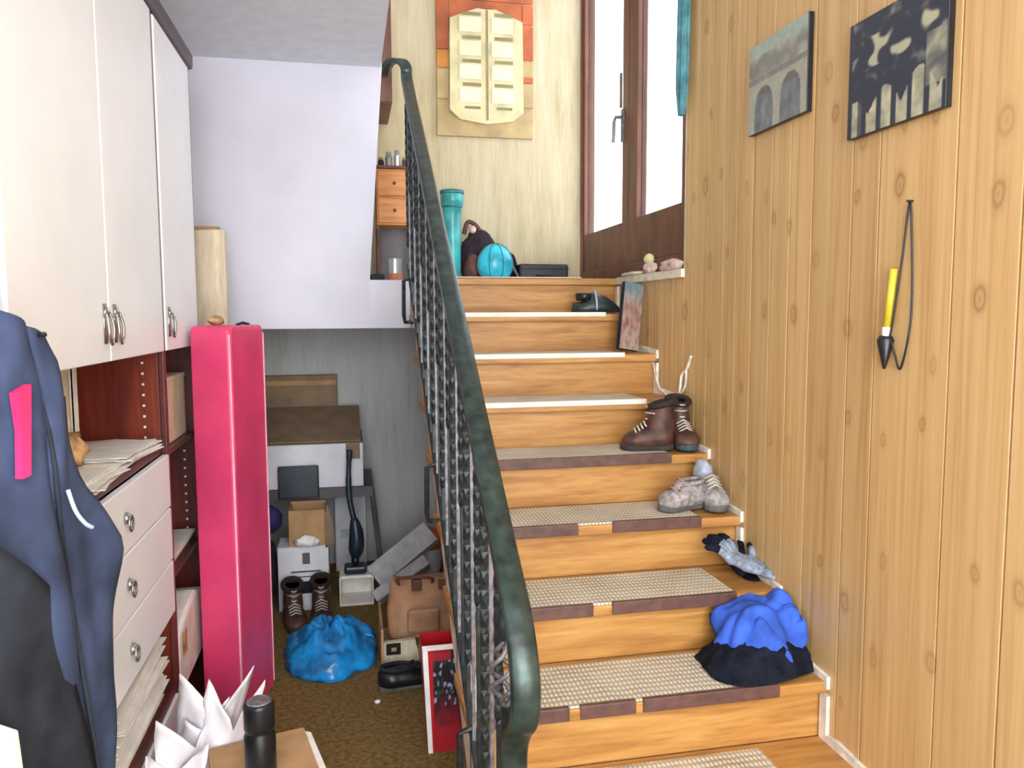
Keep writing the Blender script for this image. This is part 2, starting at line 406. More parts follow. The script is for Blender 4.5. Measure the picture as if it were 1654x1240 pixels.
# right wall: backing with the landing window opening, planks nailed on it
WY0, WY1, WZ0, WZ1 = -.79, YB, LZ, 3.9
b = B()
b.box(1.02, 1.2, YR, WY0, 0, TOP).box(1.02, 1.2, WY0, WY1, 0, WZ0).box(1.02, 1.2, WY0, WY1, WZ1, TOP)
wr = struct(b.build('wall_right', 'groove'))
gy = [.73, .58, .45, .27, .12, 0, -.15, -.27, -.42, -.53, -.68, -.79, -.90, -1.0, -1.127, -1.222, -1.332, -1.453, -1.56, -1.679, -1.866, -1.977, -2.238, -2.419, -2.60, -2.71, -2.96, -3.10, -3.33, -3.46, -3.70, -3.86, -4.10, -4.25, -4.52, -4.66, -4.9, -5.2]
for a, c in zip(gy, gy[1:]):
    g = .0028
    spans = [(0, WZ0 - .004), (WZ1, TOP)] if a > WY0 + .001 else [(0, TOP)]
    for z0, z1 in spans:
        B().box(1.0, 1.021, c + g, a - g, z0, z1).build('plank', 'pine', wr, bevel=.001)
# reveal edge and sill of the landing window
struct(B().box(1.002, 1.06, WY0 - .0, WY0 + .012, WZ0, WZ1).build('trim_1', 'cream'))
struct(B().box(.985, 1.06, WY0, 0.0, WZ0 - .03, WZ0 + .004).build('trim_2', 'cream'))
# landing window: frame, two casements
XW = 1.045
win = struct(B().box(XW - .03, XW + .05, .70, YB, WZ0, WZ1).box(XW - .03, XW + .05, WY0, WY0 + .07, WZ0, WZ1).box(XW - .03, XW + .05, WY0 + .07, .68, WZ0, WZ0 + .07).box(XW - .03, XW + .05, WY0 + .07, .68, WZ1 - .07, WZ1).build('window_1', 'red_wood', bevel=.004))
for y0, y1, st in ((-.062, .70, 0), (-.72, -.068, 1)):
    hz0 = WZ0 + .07
    ca = .09 if st == 0 else .11
    fa = .03
    lo, hi = (y0 + ca, y1 - fa) if st == 0 else (y0 + fa * .8, y1 - ca)
    s_ = B().box(XW - .022, XW + .03, y0, lo, hz0, WZ1 - .07).box(XW - .022, XW + .03, hi, y1, hz0, WZ1 - .07).box(XW - .022, XW + .03, lo, hi, hz0, 1.885).box(XW - .022, XW + .03, lo, hi, WZ1 - .15, WZ1 - .07).build('casement', 'red_wood', win, bevel=.004)
    B().box(XW + .0, XW + .006, lo, hi, 1.885, WZ1 - .15).build('pane', 'glass_dimmed', s_)
    if st == 0:
        B().box(XW - .03, XW - .022, .0, .03, 2.28, 2.44).tube([(XW - .03, .016, 2.40), (XW - .06, .02, 2.40), (XW - .065, .03, 2.38), (XW - .065, .04, 2.28)], .009).build('handle', 'iron_grey', s_)
        B().box(XW - .034, XW - .022, .03, .045, 2.45, 2.62).build('latch_plate', 'silver', s_)

# ------------------------------------------------------------------ staircase
XS0 = -.045
stair = thing('staircase', 'straight wooden staircase with woven mats on its treads climbing to the landing', 'staircase', (.5, -2.07, 0))
for k in range(0, 9):
    yn = -RUN * k; z = tz(k)
    back = -RUN * (k - 1) + .03 if k else .10
    th = .034
    t = B().box(XS0 - .012 if k else XS0 - .004, XR - .002, yn, back, z - th, z).build('tread', 'tread', stair, bevel=.005)
    B().box(XS0, XR - .002, yn + .03, yn + .048, z - RISE, z - th).build('riser', 'tread', stair)
    # mat: recessed wood margin at the wall side
    if k:
        xe = XR - .155 if k < 8 else XR - .22
        mt = B().box(.0, xe, yn + .004, back - .035, z, z + .007).build('tread_mat', 'mat', stair, bevel=.003)
        segs = {5: [(.0, .40), (.52, xe)], 6: [(.0, .37), (.43, xe)], 7: [(.0, .22), (.25, .41), (.43, xe)]}.get(k, [(.0, xe)])
        for x0, x1 in segs:
            B().box(x0, x1, yn - .005, yn + .012, z - .03 if k > 3 else z - .012, z + .009).build('nosing_strip', 'nosing' if k > 3 else 'mat_glare', stair, bevel=.003)  # upper strips carry painted glare from the window
    else:
        B().box(XS0, .80, yn - .006, yn + .05, z, z + .006).build('landing_mat_edge', 'mat', stair)
# outer string following the flight, with a sloping soffit
def sl(y, d): return LZ + y * (RISE / RUN) + d
y0, y1 = -.002, -2.03
st = B().prism([(y0, sl(y0, -.03)), (y1, sl(y1, -.03)), (y1, 0.001), (y1 + .12, 0.001), (y0 - .25, 1.362), (y0, 1.362)], XS0, XS0 + .03, 'yz')
st.build('string_board', 'cream', stair)
B().prism([(.04, sl(.04, -.225)), (.04, 1.362), (-.05, sl(-.05, -.262)), (-1.97, sl(-1.97, -.262)), (-1.97, sl(-1.97, -.225))], XS0 + .03, XR - .002, 'yz').build('soffit', 'soffit', stair)

# stepped plaster skirting along the wall
for k in range(1, 9):
    yn = -RUN * k; z = tz(k)
    struct(B().prism([(yn - .01, z - .02), (yn - .01, z + .018), (yn + .2, z + .03), (yn + RUN - .012, z + .022), (yn + RUN - .012, z + RISE - .04), (yn + RUN + .022, z + RISE - .04), (yn + RUN + .022, z + .001), (yn + .0, z + .001), (yn, z - .02)], XR - .012, XR - .0005, 'yz').build('trim_%d' % (k + 2), 'white_trim'))

# ------------------------------------------------------------------ wrought iron railing
XH = -.055
rail = thing('stair_railing', 'dark green wrought iron railing with twisted bars and a scrolled handrail end', 'railing', (XH, -2.40, 0))
HN = .945
hp = [(-.150, .20, 2.60), (-.120, .06, 2.615), (-.075, .0, 2.60), (XH, -.04, 2.56), (XH, -.10, sl(-.10, HN))]
hp += [(XH, y, sl(y, HN)) for y in (-.6, -1.2, -1.8, -2.2, -2.36)]
hp += [(XH, -2.44, .885), (XH, -2.495, .82), (XH, -2.51, .755), (XH, -2.49, .70), (XH, -2.445, .66), (XH, -2.41, .61), (XH, -2.40, .53), (XH, -2.40, .30), (XH, -2.40, 0.0)]
B().sweep(smooth_path(hp, 8), .052, .022, (1, 0, 0)).build('handrail', 'iron_rail', rail, smooth=True)
lr = [(XH, y, sl(y, .055)) for y in (.0, -.8, -1.6, -2.1)] + [(XH, -2.2, .19), (XH, -2.30, .16), (XH, -2.40, .16)]
B().sweep(lr, .02, .012, (1, 0, 0)).build('bottom_rail', 'iron', rail)

def bar(y, z0, z1, kind, mat):
    n = 60; r = .0075 if kind else .006; rings = []
    L = z1 - z0
    for i in range(n + 1):
        f = i / n; z = z0 + L * f
        tw = 0
        if kind == 1: lo, hi = .12, .88
        elif kind == 2: lo, hi = .50, .92
        else: lo, hi = 2, 3
        g = min(max((f - lo) / (hi - lo), 0), 1) if kind else 0
        tw = g * (hi - lo) * L / .085 * 2 * math.pi if kind else 0
        rr = r * 1.12 if 0 < g < 1 else r * .8
        rings.append([(XH + rr * 1.3 * math.cos(tw + math.pi / 4 + q * math.pi / 2), y + rr * 1.3 * math.sin(tw + math.pi / 4 + q * math.pi / 2), z) for q in range(4)])
    if not kind: rings = [rings[0], rings[-1]]
    B().rings(rings).build('baluster', mat, rail)
nb = 27
for i in range(nb):
    y = -.03 - i * RUN * 9 / nb * .985
    bar(y, sl(y, .055) if y > -2.12 else .17, sl(y, HN - .012), (1, 0, 2)[i % 3], ('iron', 'iron_grey', 'iron')[i % 3])
# side brackets that hold the railing off the string
for y in (-.12, -1.12, -1.9):
    z = sl(y, -.13)
    B().tube([(XS0 - .002, y, z), (XH - .03, y, z), (XH - .035, y, z + .03), (XH - .033, y, z + .19), (XH, y, z + .20)], .009).lathe([(.02, -.004), (.02, .004)], (XS0 - .02, y, z), 10).build('bracket', 'iron', rail)
# end post with collar and twisted basket
py = -2.335
B().box(XH - .009, XH + .009, py - .009, py + .009, 0.0, .655).build('end_post', 'iron', rail)
B().box(XH - .009, XH + .009, py - .009, py + .009, .79, sl(py, HN - .01)).build('end_post_upper', 'iron', rail)
B().lathe([(.009, .79), (.022, .80), (.024, .83), (.016, .85), (.009, .86)], (XH, py, 0), 12).build('collar', 'iron', rail, smooth=True)
for q in range(4):
    pts = [(XH + .034 * math.sin(math.pi * t) * math.cos(q * math.pi / 2 + t * 5.2), py + .034 * math.sin(math.pi * t) * math.sin(q * math.pi / 2 + t * 5.2), .652 + .14 * t) for t in [i / 16 for i in range(17)]]
    B().tube(pts, .0052, 6).build('basket_wire', 'iron_grey', rail, smooth=True)
B().prism(arc(py - .10, .16, .10, 0, 180, 10) + arc(py - .10, .16, .088, 180, 0, 10), XH - .006, XH + .006, 'yz').build('foot_scroll', 'iron', rail)

# ------------------------------------------------------------------ wall unit
CX, CB = -.90, -1.235          # front plane, back plane
unit = thing('wall_unit', 'tall mahogany wall unit with white cupboard doors and drawers', 'wall unit', (-1.07, -1.9, 0))
st_y = [-.735, -1.275, -2.385, -2.92]
for i, y in enumerate(st_y):
    B().box(CB, CX - .002, y - .012, y + .012, 0, 2.31).build('side_panel', 'mahog_red' if i == 1 else 'mahog', unit, bevel=.002)
B().box(CB - .012, CB, st_y[-1], st_y[0], 0, 2.31).build('back_panel', 'mahog', unit)
B().box(CB, CX + .03, st_y[-1] - .03, st_y[0] + .04, 2.305, 2.365).build('cornice', 'dark_trim', unit, bevel=.012)
B().box(CB, CX - .01, st_y[-1], st_y[0], 1.325, 1.345).build('upper_shelf', 'mahog', unit)
B().box(CX - .001, CX + .016, st_y[1] - .017, st_y[1] + .017, 0, 2.305).build('stile', 'mahog', unit, bevel=.003)
B().box(CX - .001, CX + .016, st_y[0] - .012, st_y[0] + .016, 0, 2.305).build('stile', 'mahog', unit, bevel=.003)
def pull(y, z, parent):
    b = B()
    b.lathe([(.004, 0), (.014, .002), (.012, .008), (.004, .012)], (0, 0, 0), 12)
    b.xf(Matrix.Translation((CX + .02, y, z + .03)) @ Matrix.Rotation(math.pi / 2, 4, 'Y'))
    b.box(CX + .02, CX + .023, y - .010, y + .010, z - .04, z + .05)
    b.tube(smooth_path([(CX + .028, y - .012, z + .03), (CX + .034, y - .019, z), (CX + .034, y - .014, z - .03), (CX + .034, y, z - .042), (CX + .034, y + .014, z - .03), (CX + .034, y + .019, z), (CX + .028, y + .012, z + .03)], 4), .0035, 6)
    b.build('handle', 'silver', parent, smooth=True)
doors = [(-1.256, -.750, -1.215), (-1.822, -1.294, -1.785), (-2.372, -1.828, -1.862), (-2.905, -2.398, -2.70)]
dobj = []
for y0, y1, hy in doors:
    d = B().box(CX, CX + .02, y0, y1, 1.318, 2.300).build('door', 'lam', unit, bevel=.003)
    pull(hy, 1.40, d); dobj.append(d)
# drawer block
B().box(CB, CX, st_y[2], st_y[1], 1.012, 1.032).build('counter_board', 'mahog', unit)
for i in range(3):
    z1 = 1.008 - i * .163
    d = B().box(CX, CX + .02, -2.372, -1.295, z1 - .158, z1).build('drawer', 'lam', unit, bevel=.003)
    yk = -1.78
    b = B().lathe([(.006, 0), (.016, .003), (.012, .010), (.005, .016)], (0, 0, 0), 12)
    b.xf(Matrix.Translation((CX + .02, yk, z1 - .072)) @ Matrix.Rotation(math.pi / 2, 4, 'Y'))
    b.tube([(CX + .034, yk + .017 * math.cos(a * .5236), z1 - .085 + .019 * math.sin(a * .5236)) for a in range(13)], .003, 6)
    b.build('ring_pull', 'silver', d, smooth=True)
B().box(CB, CX, st_y[2], st_y[1], .50, .516).build('shelf', 'mahog', unit)
B().box(CB, CX + .012, st_y[2], st_y[1], .265, .30).build('shelf', 'mahog', unit)
B().box(CX, CX + .02, -2.372, -1.295, .02, .262).build('plinth_drawer', 'lam', unit, bevel=.003)
# right column open shelves
for z in (.985, .585, .20):
    B().box(CB, CX - .005, st_y[1], st_y[0], z, z + .018).build('shelf', 'mahog', unit)
# peg holes on the inner sides
for yy in (st_y[1] - .0125, st_y[0] - .0125):
    b = B()
    zs = [1.06 + .032 * i for i in range(8)] if yy < -1 else [.64 + .032 * i for i in range(10)]
    for xh in (-.945, -1.18):
        for z in zs: b.box(xh - .0035, xh + .0035, yy - .0006, yy, z - .0035, z + .0035)
    o = b.build('peg_holes', 'cream', unit); o['kind'] = 'stuff'

# things in and on the unit
def book(x, y, z, w, d, h, mat, label, ry=0., rz=0.):
    t = thing('book', label, 'book', (x, y, z), 'books in the wall unit niche')
    B().box(-d / 2, d / 2, -w / 2, -w / 2 + .003, 0, h).box(-d / 2, d / 2, w / 2 - .003, w / 2, 0, h).box(d / 2 - .003, d / 2, -w / 2, w / 2, 0, h).build('cover', mat, t)
    B().box(-d / 2 + .004, d / 2 - .003, -w / 2 + .003, w / 2 - .003, .003, h - .004).build('page_block', 'paper', t)
    for c in t.children: c.matrix_parent_inverse = Matrix()
    t.rotation_euler = (0, ry, rz); return t
book(-1.12, -1.66, 1.033, .055, .17, .26, 'cream', 'cream spined thick book standing in the open niche of the wall unit')
book(-1.12, -1.605, 1.033, .04, .18, .275, 'paper', 'white spined book standing in the open niche beside the red panel')
def paper_stack(name, label, x, y, z, w, d, n, seed, dz=.004):
    r = random.Random(seed); t = thing(name, label, 'papers', (x, y, z))
    for i in range(n):
        a = r.uniform(-.18, .18) * (.25 if n > 20 else 1); ox, oy = r.uniform(-.012, .012), r.uniform(-.02, .02)
        b = B()
        b.sheet(lambda u, v: ((u - .5) * w, (v - .5) * d, dz * i + .002 + .004 * (nz(u * 3 + i, v * 3, seed) + .6) * (i / n)), 6, 6)
        b.xf(Matrix.Translation((x + ox, y + oy, z)) @ Matrix.Rotation(a, 4, 'Z'))
        b.build('sheet', 'paper', t, solid=.003)
    return t
paper_stack('paper_stack', 'loose white papers spread on the counter above the drawers', -1.02, -1.50, 1.033, .22, .32, 7, 3)
paper_stack('paper_stack', 'crumpled white papers on the counter beside the sandy cloth', -1.0, -1.84, 1.033, .2, .26, 6, 5)
paper_stack('paper_stack', 'thick pile of white papers in the slot below the drawers', -1.03, -1.62, .301, .26, .5, 30, 9, .006)
tag(B().blob((-1.03, -1.74, 1.095), (.06, .075, .05), .35, 2.5, 4, 3, 1.062).build('sandy_cloth', 'crumple', smooth=True), 'crumpled sandy brown cloth on the papers above the drawers', 'cloth')
c = thing('shelf_carton', 'pale beige carton standing on the upper open shelf of the wall unit', 'box', (-1.0, -.98, 1.003))
B().box(-1.19, -.925, -1.22, -.80, 1.004, 1.21).build('body', 'card_pale', c, bevel=.003)
B().box(-1.192, -.923, -1.222, -.798, 1.21, 1.222).build('lid', 'card_pale', c)
c = thing('shelf_papers', 'flat white folders on the lower open shelf of the wall unit', 'folders', (-1.0, -1.0, .603))
for i in range(4): B().box(-1.18 + .008 * i, -.93 + .006 * i, -1.24, -.80 + .01 * (i % 2), .604 + .011 * i, .613 + .011 * i).build('folder', 'paper', c)
c = thing('paper_roll_bag', 'white paper carton of rolls standing in the lowest open shelf', 'box', (-1.0, -1.0, .218))
B().prism([(-1.245, .219), (-.80, .219), (-.80, .43), (-.95, .47), (-1.10, .455), (-1.245, .42)], -1.17, -.885, 'yz').build('body', 'paper', c, bevel=.012)
B().box(-.886, -.884, -1.2, -1.13, .33, .41).build('printed_label', 'crumple', c)

# ------------------------------------------------------------------ vest hung on a cupboard handle
vd = Vector((.349, .937, 0)); vn = Vector((.937, -.349, 0)); v0 = Vector((-.80, -2.45, 0))
vest = thing('vest', 'slate navy sleeveless vest with hot pink zip hanging from a cupboard handle', 'vest', (-.86, -2.66, .45))
def vest_sheet(uL, uR, off, amp, seed):
    def fn(u, v):
        z = 1.432 - v * .98
        a, c = uL(z), uR(z)
        uu = a + (c - a) * u
        edge = math.sin(math.pi * min(max(u, 0), 1)) ** .5
        o = off + amp * nz(uu * 9 + seed, z * 2.2) + .02 * edge + .012 * math.sin(uu * 34 + z * 3) + .010 * nz(uu * 26 + seed, z * 6, 3) + .008 * math.sin(z * 16 + uu * 22)
        zz = z - max(0, (uu + .13)) * .42 * max(0, 1 - v * 12)
        return v0 + vd * uu + vn * o + Vector((0, 0, zz))
    return fn
def interp(tab):
    def f(z):
        for (za, ua), (zb, ub) in zip(tab, tab[1:]):
            if za >= z >= zb:
                t = (za - z) / (za - zb)
                return ua + (ub - ua) * t
        return tab[0][1] if z > tab[0][0] else tab[-1][1]
    return f
arm = interp([(1.46, .03), (1.40, .028), (1.335, .022), (1.236, .025), (1.20, .032), (1.161, .048), (1.10, .088), (1.06, .112), (1.03, .132), (1.00, .134), (.935, .126), (.79, .110), (.63, .112), (.40, .12)])
cf = interp([(1.46, -.19), (1.37, -.205), (.4, -.215)])
seam = interp([(1.46, -.075), (1.376, -.06), (1.2, -.03), (1.05, -.022), (.68, .03), (.4, .05)])
B().sheet(vest_sheet(lambda z: seam(z) - .01, arm, .0, .022, 1), 14, 40).build('side_body', 'navy', vest, smooth=True, solid=.008)
B().sheet(vest_sheet(cf, seam, .006, .02, 2), 12, 40).build('front_panel', 'navy', vest, smooth=True, solid=.008)
low = lambda f, s: (lambda z: f(z))
def lower_sheet(u, v):
    z = 1.10 - v * .65; a, c = cf(z), seam(z) + .004 - .03 * (1 - v); uu = a + (c - a) * u
    return v0 + vd * uu + vn * (.034 + .016 * nz(uu * 9, z * 3, 4) + .012 * math.sin(math.pi * u)) + Vector((0, 0, z - .16 * (u - .35) * (1 - v)))
B().sheet(lower_sheet, 10, 24).build('lower_front', 'charcoal', vest, smooth=True, solid=.006)
lm = lambda f: (lambda z: -.43 - f(z))
B().sheet(vest_sheet(lm(arm), lambda z: cf(z) + .0, .0, .02, 6), 16, 40).build('far_front', 'navy', vest, smooth=True, solid=.008)
B().tube(smooth_path([v0 + vd * u + vn * o + Vector((0, 0, z)) for u, o, z in ((-.30, .0, 1.41), (-.28, -.03, 1.45), (-.215, -.045, 1.462), (-.15, -.03, 1.45), (-.12, .01, 1.43))], 5), .016, 8).build('collar', 'navy', vest, smooth=True)
def on_vest(f, du, o, zs): return [v0 + vd * (f(z) + du) + vn * o + Vector((0, 0, z)) for z in zs]
B().tube(on_vest(arm, .0, .004, [1.295 - .012 * i for i in range(25)]), .0055, 6).build('armhole_binding', 'charcoal', vest, smooth=True)
B().tube(on_vest(seam, -.002, .030, [1.34 - .03 * i for i in range(28)]), .004, 6).build('seam_piping', 'charcoal', vest, smooth=True)
B().tube([v0 + vd * u + vn * .045 + Vector((0, 0, z)) for u, z in ((-.066, 1.395), (-.055, 1.395))] , .004).build('zip_pull', 'black', vest)
zp = [(-.118, 1.315), (-.090, 1.325), (-.094, 1.27), (-.100, 1.195), (-.116, 1.193), (-.112, 1.26)]
b = B(); b.prism(zp, 0, .012, 'xz')
b.xf(Matrix(((vd.x, -vn.x, 0, v0.x + vn.x * .048), (vd.y, -vn.y, 0, v0.y + vn.y * .048), (0, 0, 1, 0), (0, 0, 0, 1))))
b.build('chest_zip', 'hot_pink', vest, smooth=False)
B().tube(smooth_path([v0 + vd * u + vn * .042 + Vector((0, 0, z)) for u, z in ((-.022, 1.156), (-.008, 1.12), (.012, 1.095), (.028, 1.084))], 5), .0035, 6).build('piping', 'reflect', vest, smooth=True)
B().tube(smooth_path([v0 + vd * -.215 + vn * -.03 + Vector((0, 0, 1.455)), Vector((CX + .038, -2.70, 1.425)), v0 + vd * -.215 + vn * -.045 + Vector((0, 0, 1.45))], 4), .003, 6).build('hanging_loop', 'black', vest)
sh = B().sheet(lambda u, v: v0 + vd * (-.35 + .17 * u + .05 * u * v) + vn * (.062 + .012 * nz(u * 4, v * 3, 8) + .01 * math.sin(u * 14)) + Vector((0, 0, 1.02 - .5 * v - .16 * u)), 12, 20)
tag(sh.build('white_shirt', 'paper', smooth=True, solid=.005), 'white garment hanging over the dark front of the navy vest', 'garment')

# ------------------------------------------------------------------ tall things by the partition
t = thing('pink_box', 'tall magenta cardboard box standing on end beside the wall unit', 'box', (-.75, -.85, 0))
ol = [(-.865, -.985), (-.742, -1.02), (-.728, -1.012), (-.655, -.745), (-.662, -.722), (-.80, -.70), (-.812, -.705)]
b = B()
rings = []
for z, s in ((0, 1), (1.345, 1), (1.372, .985), (1.385, .95), (1.39, .88)):
    cx, cy = -.755, -.845
    rings.append([(cx + (x - cx) * s, cy + (y - cy) * s, z) for x, y in ol])
b.rings(rings); b.build('body', 'pink', t, bevel=.006)
for (x, y) in ((-.655, -.745), (-.735, -1.02)):
    B().box(x - .003, x + .003, y - .003, y + .003, .02, 1.36).build('edge_strip', 'pink_edge', t)
B().tube([(-.72, -.93, 1.392), (-.71, -.86, 1.398), (-.70, -.78, 1.392)], .005).build('carry_cord', 'maroon', t)
t = thing('beige_panel_box', 'tall pale beige carton standing behind the magenta box', 'box', (-.88, -.42, 0))
B().prism([(-.955, -.46), (-.845, -.48), (-.82, -.44), (-.825, -.36), (-.955, -.36)], 0, 1.77, 'xy').build('body', 'card_pale', t, bevel=.012)
B().box(-.956, -.838, -.482, -.358, 1.765, 1.775).build('cap', 'card', t)
tag(B().blob((-.80, -.86, 1.405), (.03, .04, .018), .3, 2, 9, 2, 1.389).build('crumpled_wrapper', 'crumple', smooth=True), 'small crumpled brown wrapper on top of the magenta box', 'wrapper')

# ------------------------------------------------------------------ lower left foreground
t = thing('carton', 'open brown cardboard carton on the floor with a black flask on it', 'box', (-.6, -1.78, 0))
def carton_pts(): return [(-.735, -1.66), (-.49, -1.60), (-.415, -1.93), (-.66, -1.99)]
B().prism(carton_pts(), 0.0, .262, 'xy').build('body', 'card', t, bevel=.003)
B().prism([(-.735, -1.66), (-.61, -1.63), (-.535, -1.96), (-.66, -1.99)], .263, .268, 'xy').build('flap', 'card', t)
B().prism([(-.607, -1.629), (-.49, -1.60), (-.415, -1.93), (-.532, -1.959)], .263, .268, 'xy').build('flap', 'card', t)
B().prism([(-.488, -1.61), (-.47, -1.62), (-.41, -1.86), (-.425, -1.87)], .245, .262, 'xy').build('torn_tape', 'paper', t)
t = thing('flask', 'black cylindrical flask standing on the brown carton', 'flask', (-.577, -1.86, .269))
B().lathe([(.036, .269), (.038, .275), (.038, .40), (.034, .41), (.034, .415), (.037, .42), (.037, .478), (.033, .484), (.02, .484)], (-.577, -1.86, 0), 24).build('body', 'black', t, smooth=True, bevel=.001)
B().lathe([(.030, .4845), (.028, .487), (.001, .487)], (-.577, -1.86, 0), 24).build('lid', 'iron_grey', t)
# bundle of crumpled white wrapping sheets with pointed corners
t = thing('wrapping_paper', 'bundle of crumpled white wrapping paper with pointed corners beside the brown carton', 'wrapping paper', (-.78, -1.60, 0))
for i, (bx, by, tx, ty, h, w, rot) in enumerate(((-.80, -1.50, -.705, -1.60,   .45, .16, .1), (-.76, -1.60, -.655, -1.63, .43, .13, -.3), (-.815, -1.66, -.76, -1.64, .37, .16, .4), (-.79, -1.56, -.69, -1.58, .32, .17, .0), (-.83, -1.72, -.80, -1.70, .30, .14, .2))):
    def fn(u, v, i=i):
        a = (u - .5) * w * (.75 + .45 * v); zz = .004 + h * v * (.70 + .30 * abs(2 * u - 1) ** .8)
        bend = .035 * math.cos(u * 5 + i) * (1 - .5 * v) + .03 * nz(u * 4 + i, v * 4, 2) + .012 * nz(u * 11 + i, v * 9, 5)
        return Vector((max(-.872, bx - .01 + (tx - bx) * v + a * math.cos(rot) - bend * math.sin(rot)), by + (ty - by) * v + a * math.sin(rot) + bend * math.cos(rot), zz))
    B().sheet(fn, 12, 16).build('sheet', 'white_plastic', t, smooth=True, solid=.003)

# ------------------------------------------------------------------ storage under the landing
t = thing('folding_table', 'grey folding table under the landing carrying cartons', 'table', (-.5, .45, 0))
B().box(-.86, -.235, .22, .66, .532, .556).build('table_top', 'table', t, bevel=.004)
B().box(-.86, -.24, .205, .219, .503, .556).build('front_beam', 'table', t)
for x, dx, y in ((-.245, .05, .24), (-.245, .05, .62), (-.84, -.03, .24), (-.84, -.03, .62)):
    B().tube([(x, y, .532), (x + dx, y, .02)], .013).build('leg', 'table', t)
    B().tube([(x + dx, y - .035, .012), (x + dx, y + .035, .012)], .012).build('foot', 'black', t)
def carton(name, label, x0, x1, y0, y1, z0, z1, mat, lid=None, flaps=True):
    t = thing(name, label, 'box', ((x0 + x1) / 2, (y0 + y1) / 2, z0))
    B().box(x0, x1, y0, y1, z0, z1 - .006).build('body', mat, t, bevel=.003)
    if flaps:
        ym = (y0 + y1) / 2
        B().box(x0, x1, y0, ym - .002, z1 - .006, z1).build('flap', lid or mat, t)
        B().box(x0, x1, ym + .002, y1, z1 - .006, z1).build('flap', lid or mat, t)
    return t
c = carton('white_carton', 'big white carton with raised dull brown flap on the folding table', -.86, -.285, .21, .655, .558, .785, 'white_card', 'card_dark')
B().prism([(.212, .788), (.216, .794), (.655, .922), (.655, .915)], -.86, -.295, 'yz').build('raised_flap', 'card_dark', c)
B().box(-.37, -.30, .205, .2095, .70, .783).build('corner_tape', 'card_dark', c)
carton('flat_carton', 'dull brown flat carton standing upright behind the white carton', -.86, -.412, .665, .725, .558, 1.10, 'card_dark', flaps=False)
B().box(-.85, -.42, .662, .6648, 1.04, 1.065).build('tape', 'card', bpy.data.objects['flat_carton'])
t = thing('monitor', 'small black monitor leaning against the front of the white carton', 'monitor', (-.6, .15, .53))
# stands on the stacked cartons in front of the table
B().box(-.70, -.505, .165, .19, .515, .68).build('housing', 'black', t, bevel=.005)
B().box(-.692, -.513, .1635, .1655, .53, .672).build('screen', 'vac', t)
c = carton('printed_carton', 'grey white carton with dark print on the floor under the landing', -.70, -.462, .02, .205, 0, .315, 'white_card')
B().box(-.64, -.50, .0175, .0195, .19, .196).build('printed_line', 'black', c)
B().box(-.62, -.545, .0175, .0195, .166, .170).build('printed_line', 'black', c)
B().box(-.60, -.525, .0175, .0195, .085, .145).build('printed_picture', 'black', c)
B().box(-.585, -.55, .0175, .0195, .23, .285).build('printed_mark', 'table', c)
t = thing('open_carton', 'small open tan carton with raised flaps on the printed carton', 'box', (-.56, .11, .316))
B().box(-.645, -.475, .03, .045, .316, .49).box(-.645, -.475, .185, .2, .316, .50).box(-.645, -.637, .045, .185, .316, .49).box(-.483, -.475, .045, .185, .316, .49).build('body', 'card', t)
B().prism([(-.475, .30), (-.43, .33), (-.44, .42), (-.462, .52), (-.478, .45)], .02, .028, 'xz').build('side_flap', 'card_dark', t)
B().prism([(.045, .40), (.185, .40), (.185, .404), (.045, .404)], -.635, -.485, 'yz').build('inner_flap', 'card', t)
tag(B().blob((-.56, .012, .345), (.055, .03, .028), .35, 2, 3, 3, .316).build('white_tissue', 'paper', smooth=True), 'crumpled white tissue lying in front of the small open carton', 'tissue')
t = thing('purple_pouch', 'deep violet fabric pouch wedged beside the small open carton', 'pouch', (-.74, .1, 0))
B().blob((-.76, .13, .43), (.075, .07, .07), .2, 2, 5, 3).build('body', 'purple', t, smooth=True)
B().blob((-.78, .12, .18), (.07, .08, .18), .15, 2, 6, 3, .0).build('base_bundle', 'maroon', t, smooth=True)
# carton that holds the vacuum, and the vacuum
c = carton('vacuum_carton', 'white carton standing behind the upright stick vacuum', -.44, -.272, .575, .70, 0, .50, 'white_card')
B().box(-.41, -.285, .571, .5745, .19, .24).build('printed_band', 'styro', c)
t = thing('stick_vacuum', 'dark upright stick vacuum cleaner in front of the white carton', 'vacuum', (-.335, .18, 0))
vx, vy = -.335, .10
B().box(vx - .055, vx + .055, vy - .04, vy + .05, .145, .185).build('floor_head', 'vac', t, bevel=.012)
B().lathe([(.012, .18), (.02, .20), (.018, .23)], (vx, vy, 0), 12).build('neck', 'black', t, smooth=True)
B().tube(smooth_path([(vx, vy, .22), (vx + .006, vy, .27), (vx + .008, vy, .34), (vx - .002, vy, .42)], 4), [.018, .026, .032, .036, .038, .038, .038, .037, .035, .032, .028, .022, .016], 12).build('dust_bin', 'vac', t, smooth=True)
B().tube(smooth_path([(vx - .002, vy, .41), (vx - .022, vy + .01, .52), (vx - .024, vy + .02, .64), (vx - .016, vy + .025, .76)], 5), [.014] * 10 + [.012] * 3 + [.014] * 3, 10).build('handle', 'vac', t, smooth=True)
tray = thing('low_tray', 'low white carton tray under the stick vacuum', 'tray', (vx, vy, 0))
B().box(-.415, -.25, .0 + .03, .20, 0, .012).box(-.415, -.25, .19, .2, .012, .144).box(-.415, -.407, .03, .19, .012, .144).box(-.258, -.25, .03, .19, .012, .144).box(-.407, -.258, .05, .19, .13, .144).build('body', 'paper', tray, bevel=.002)
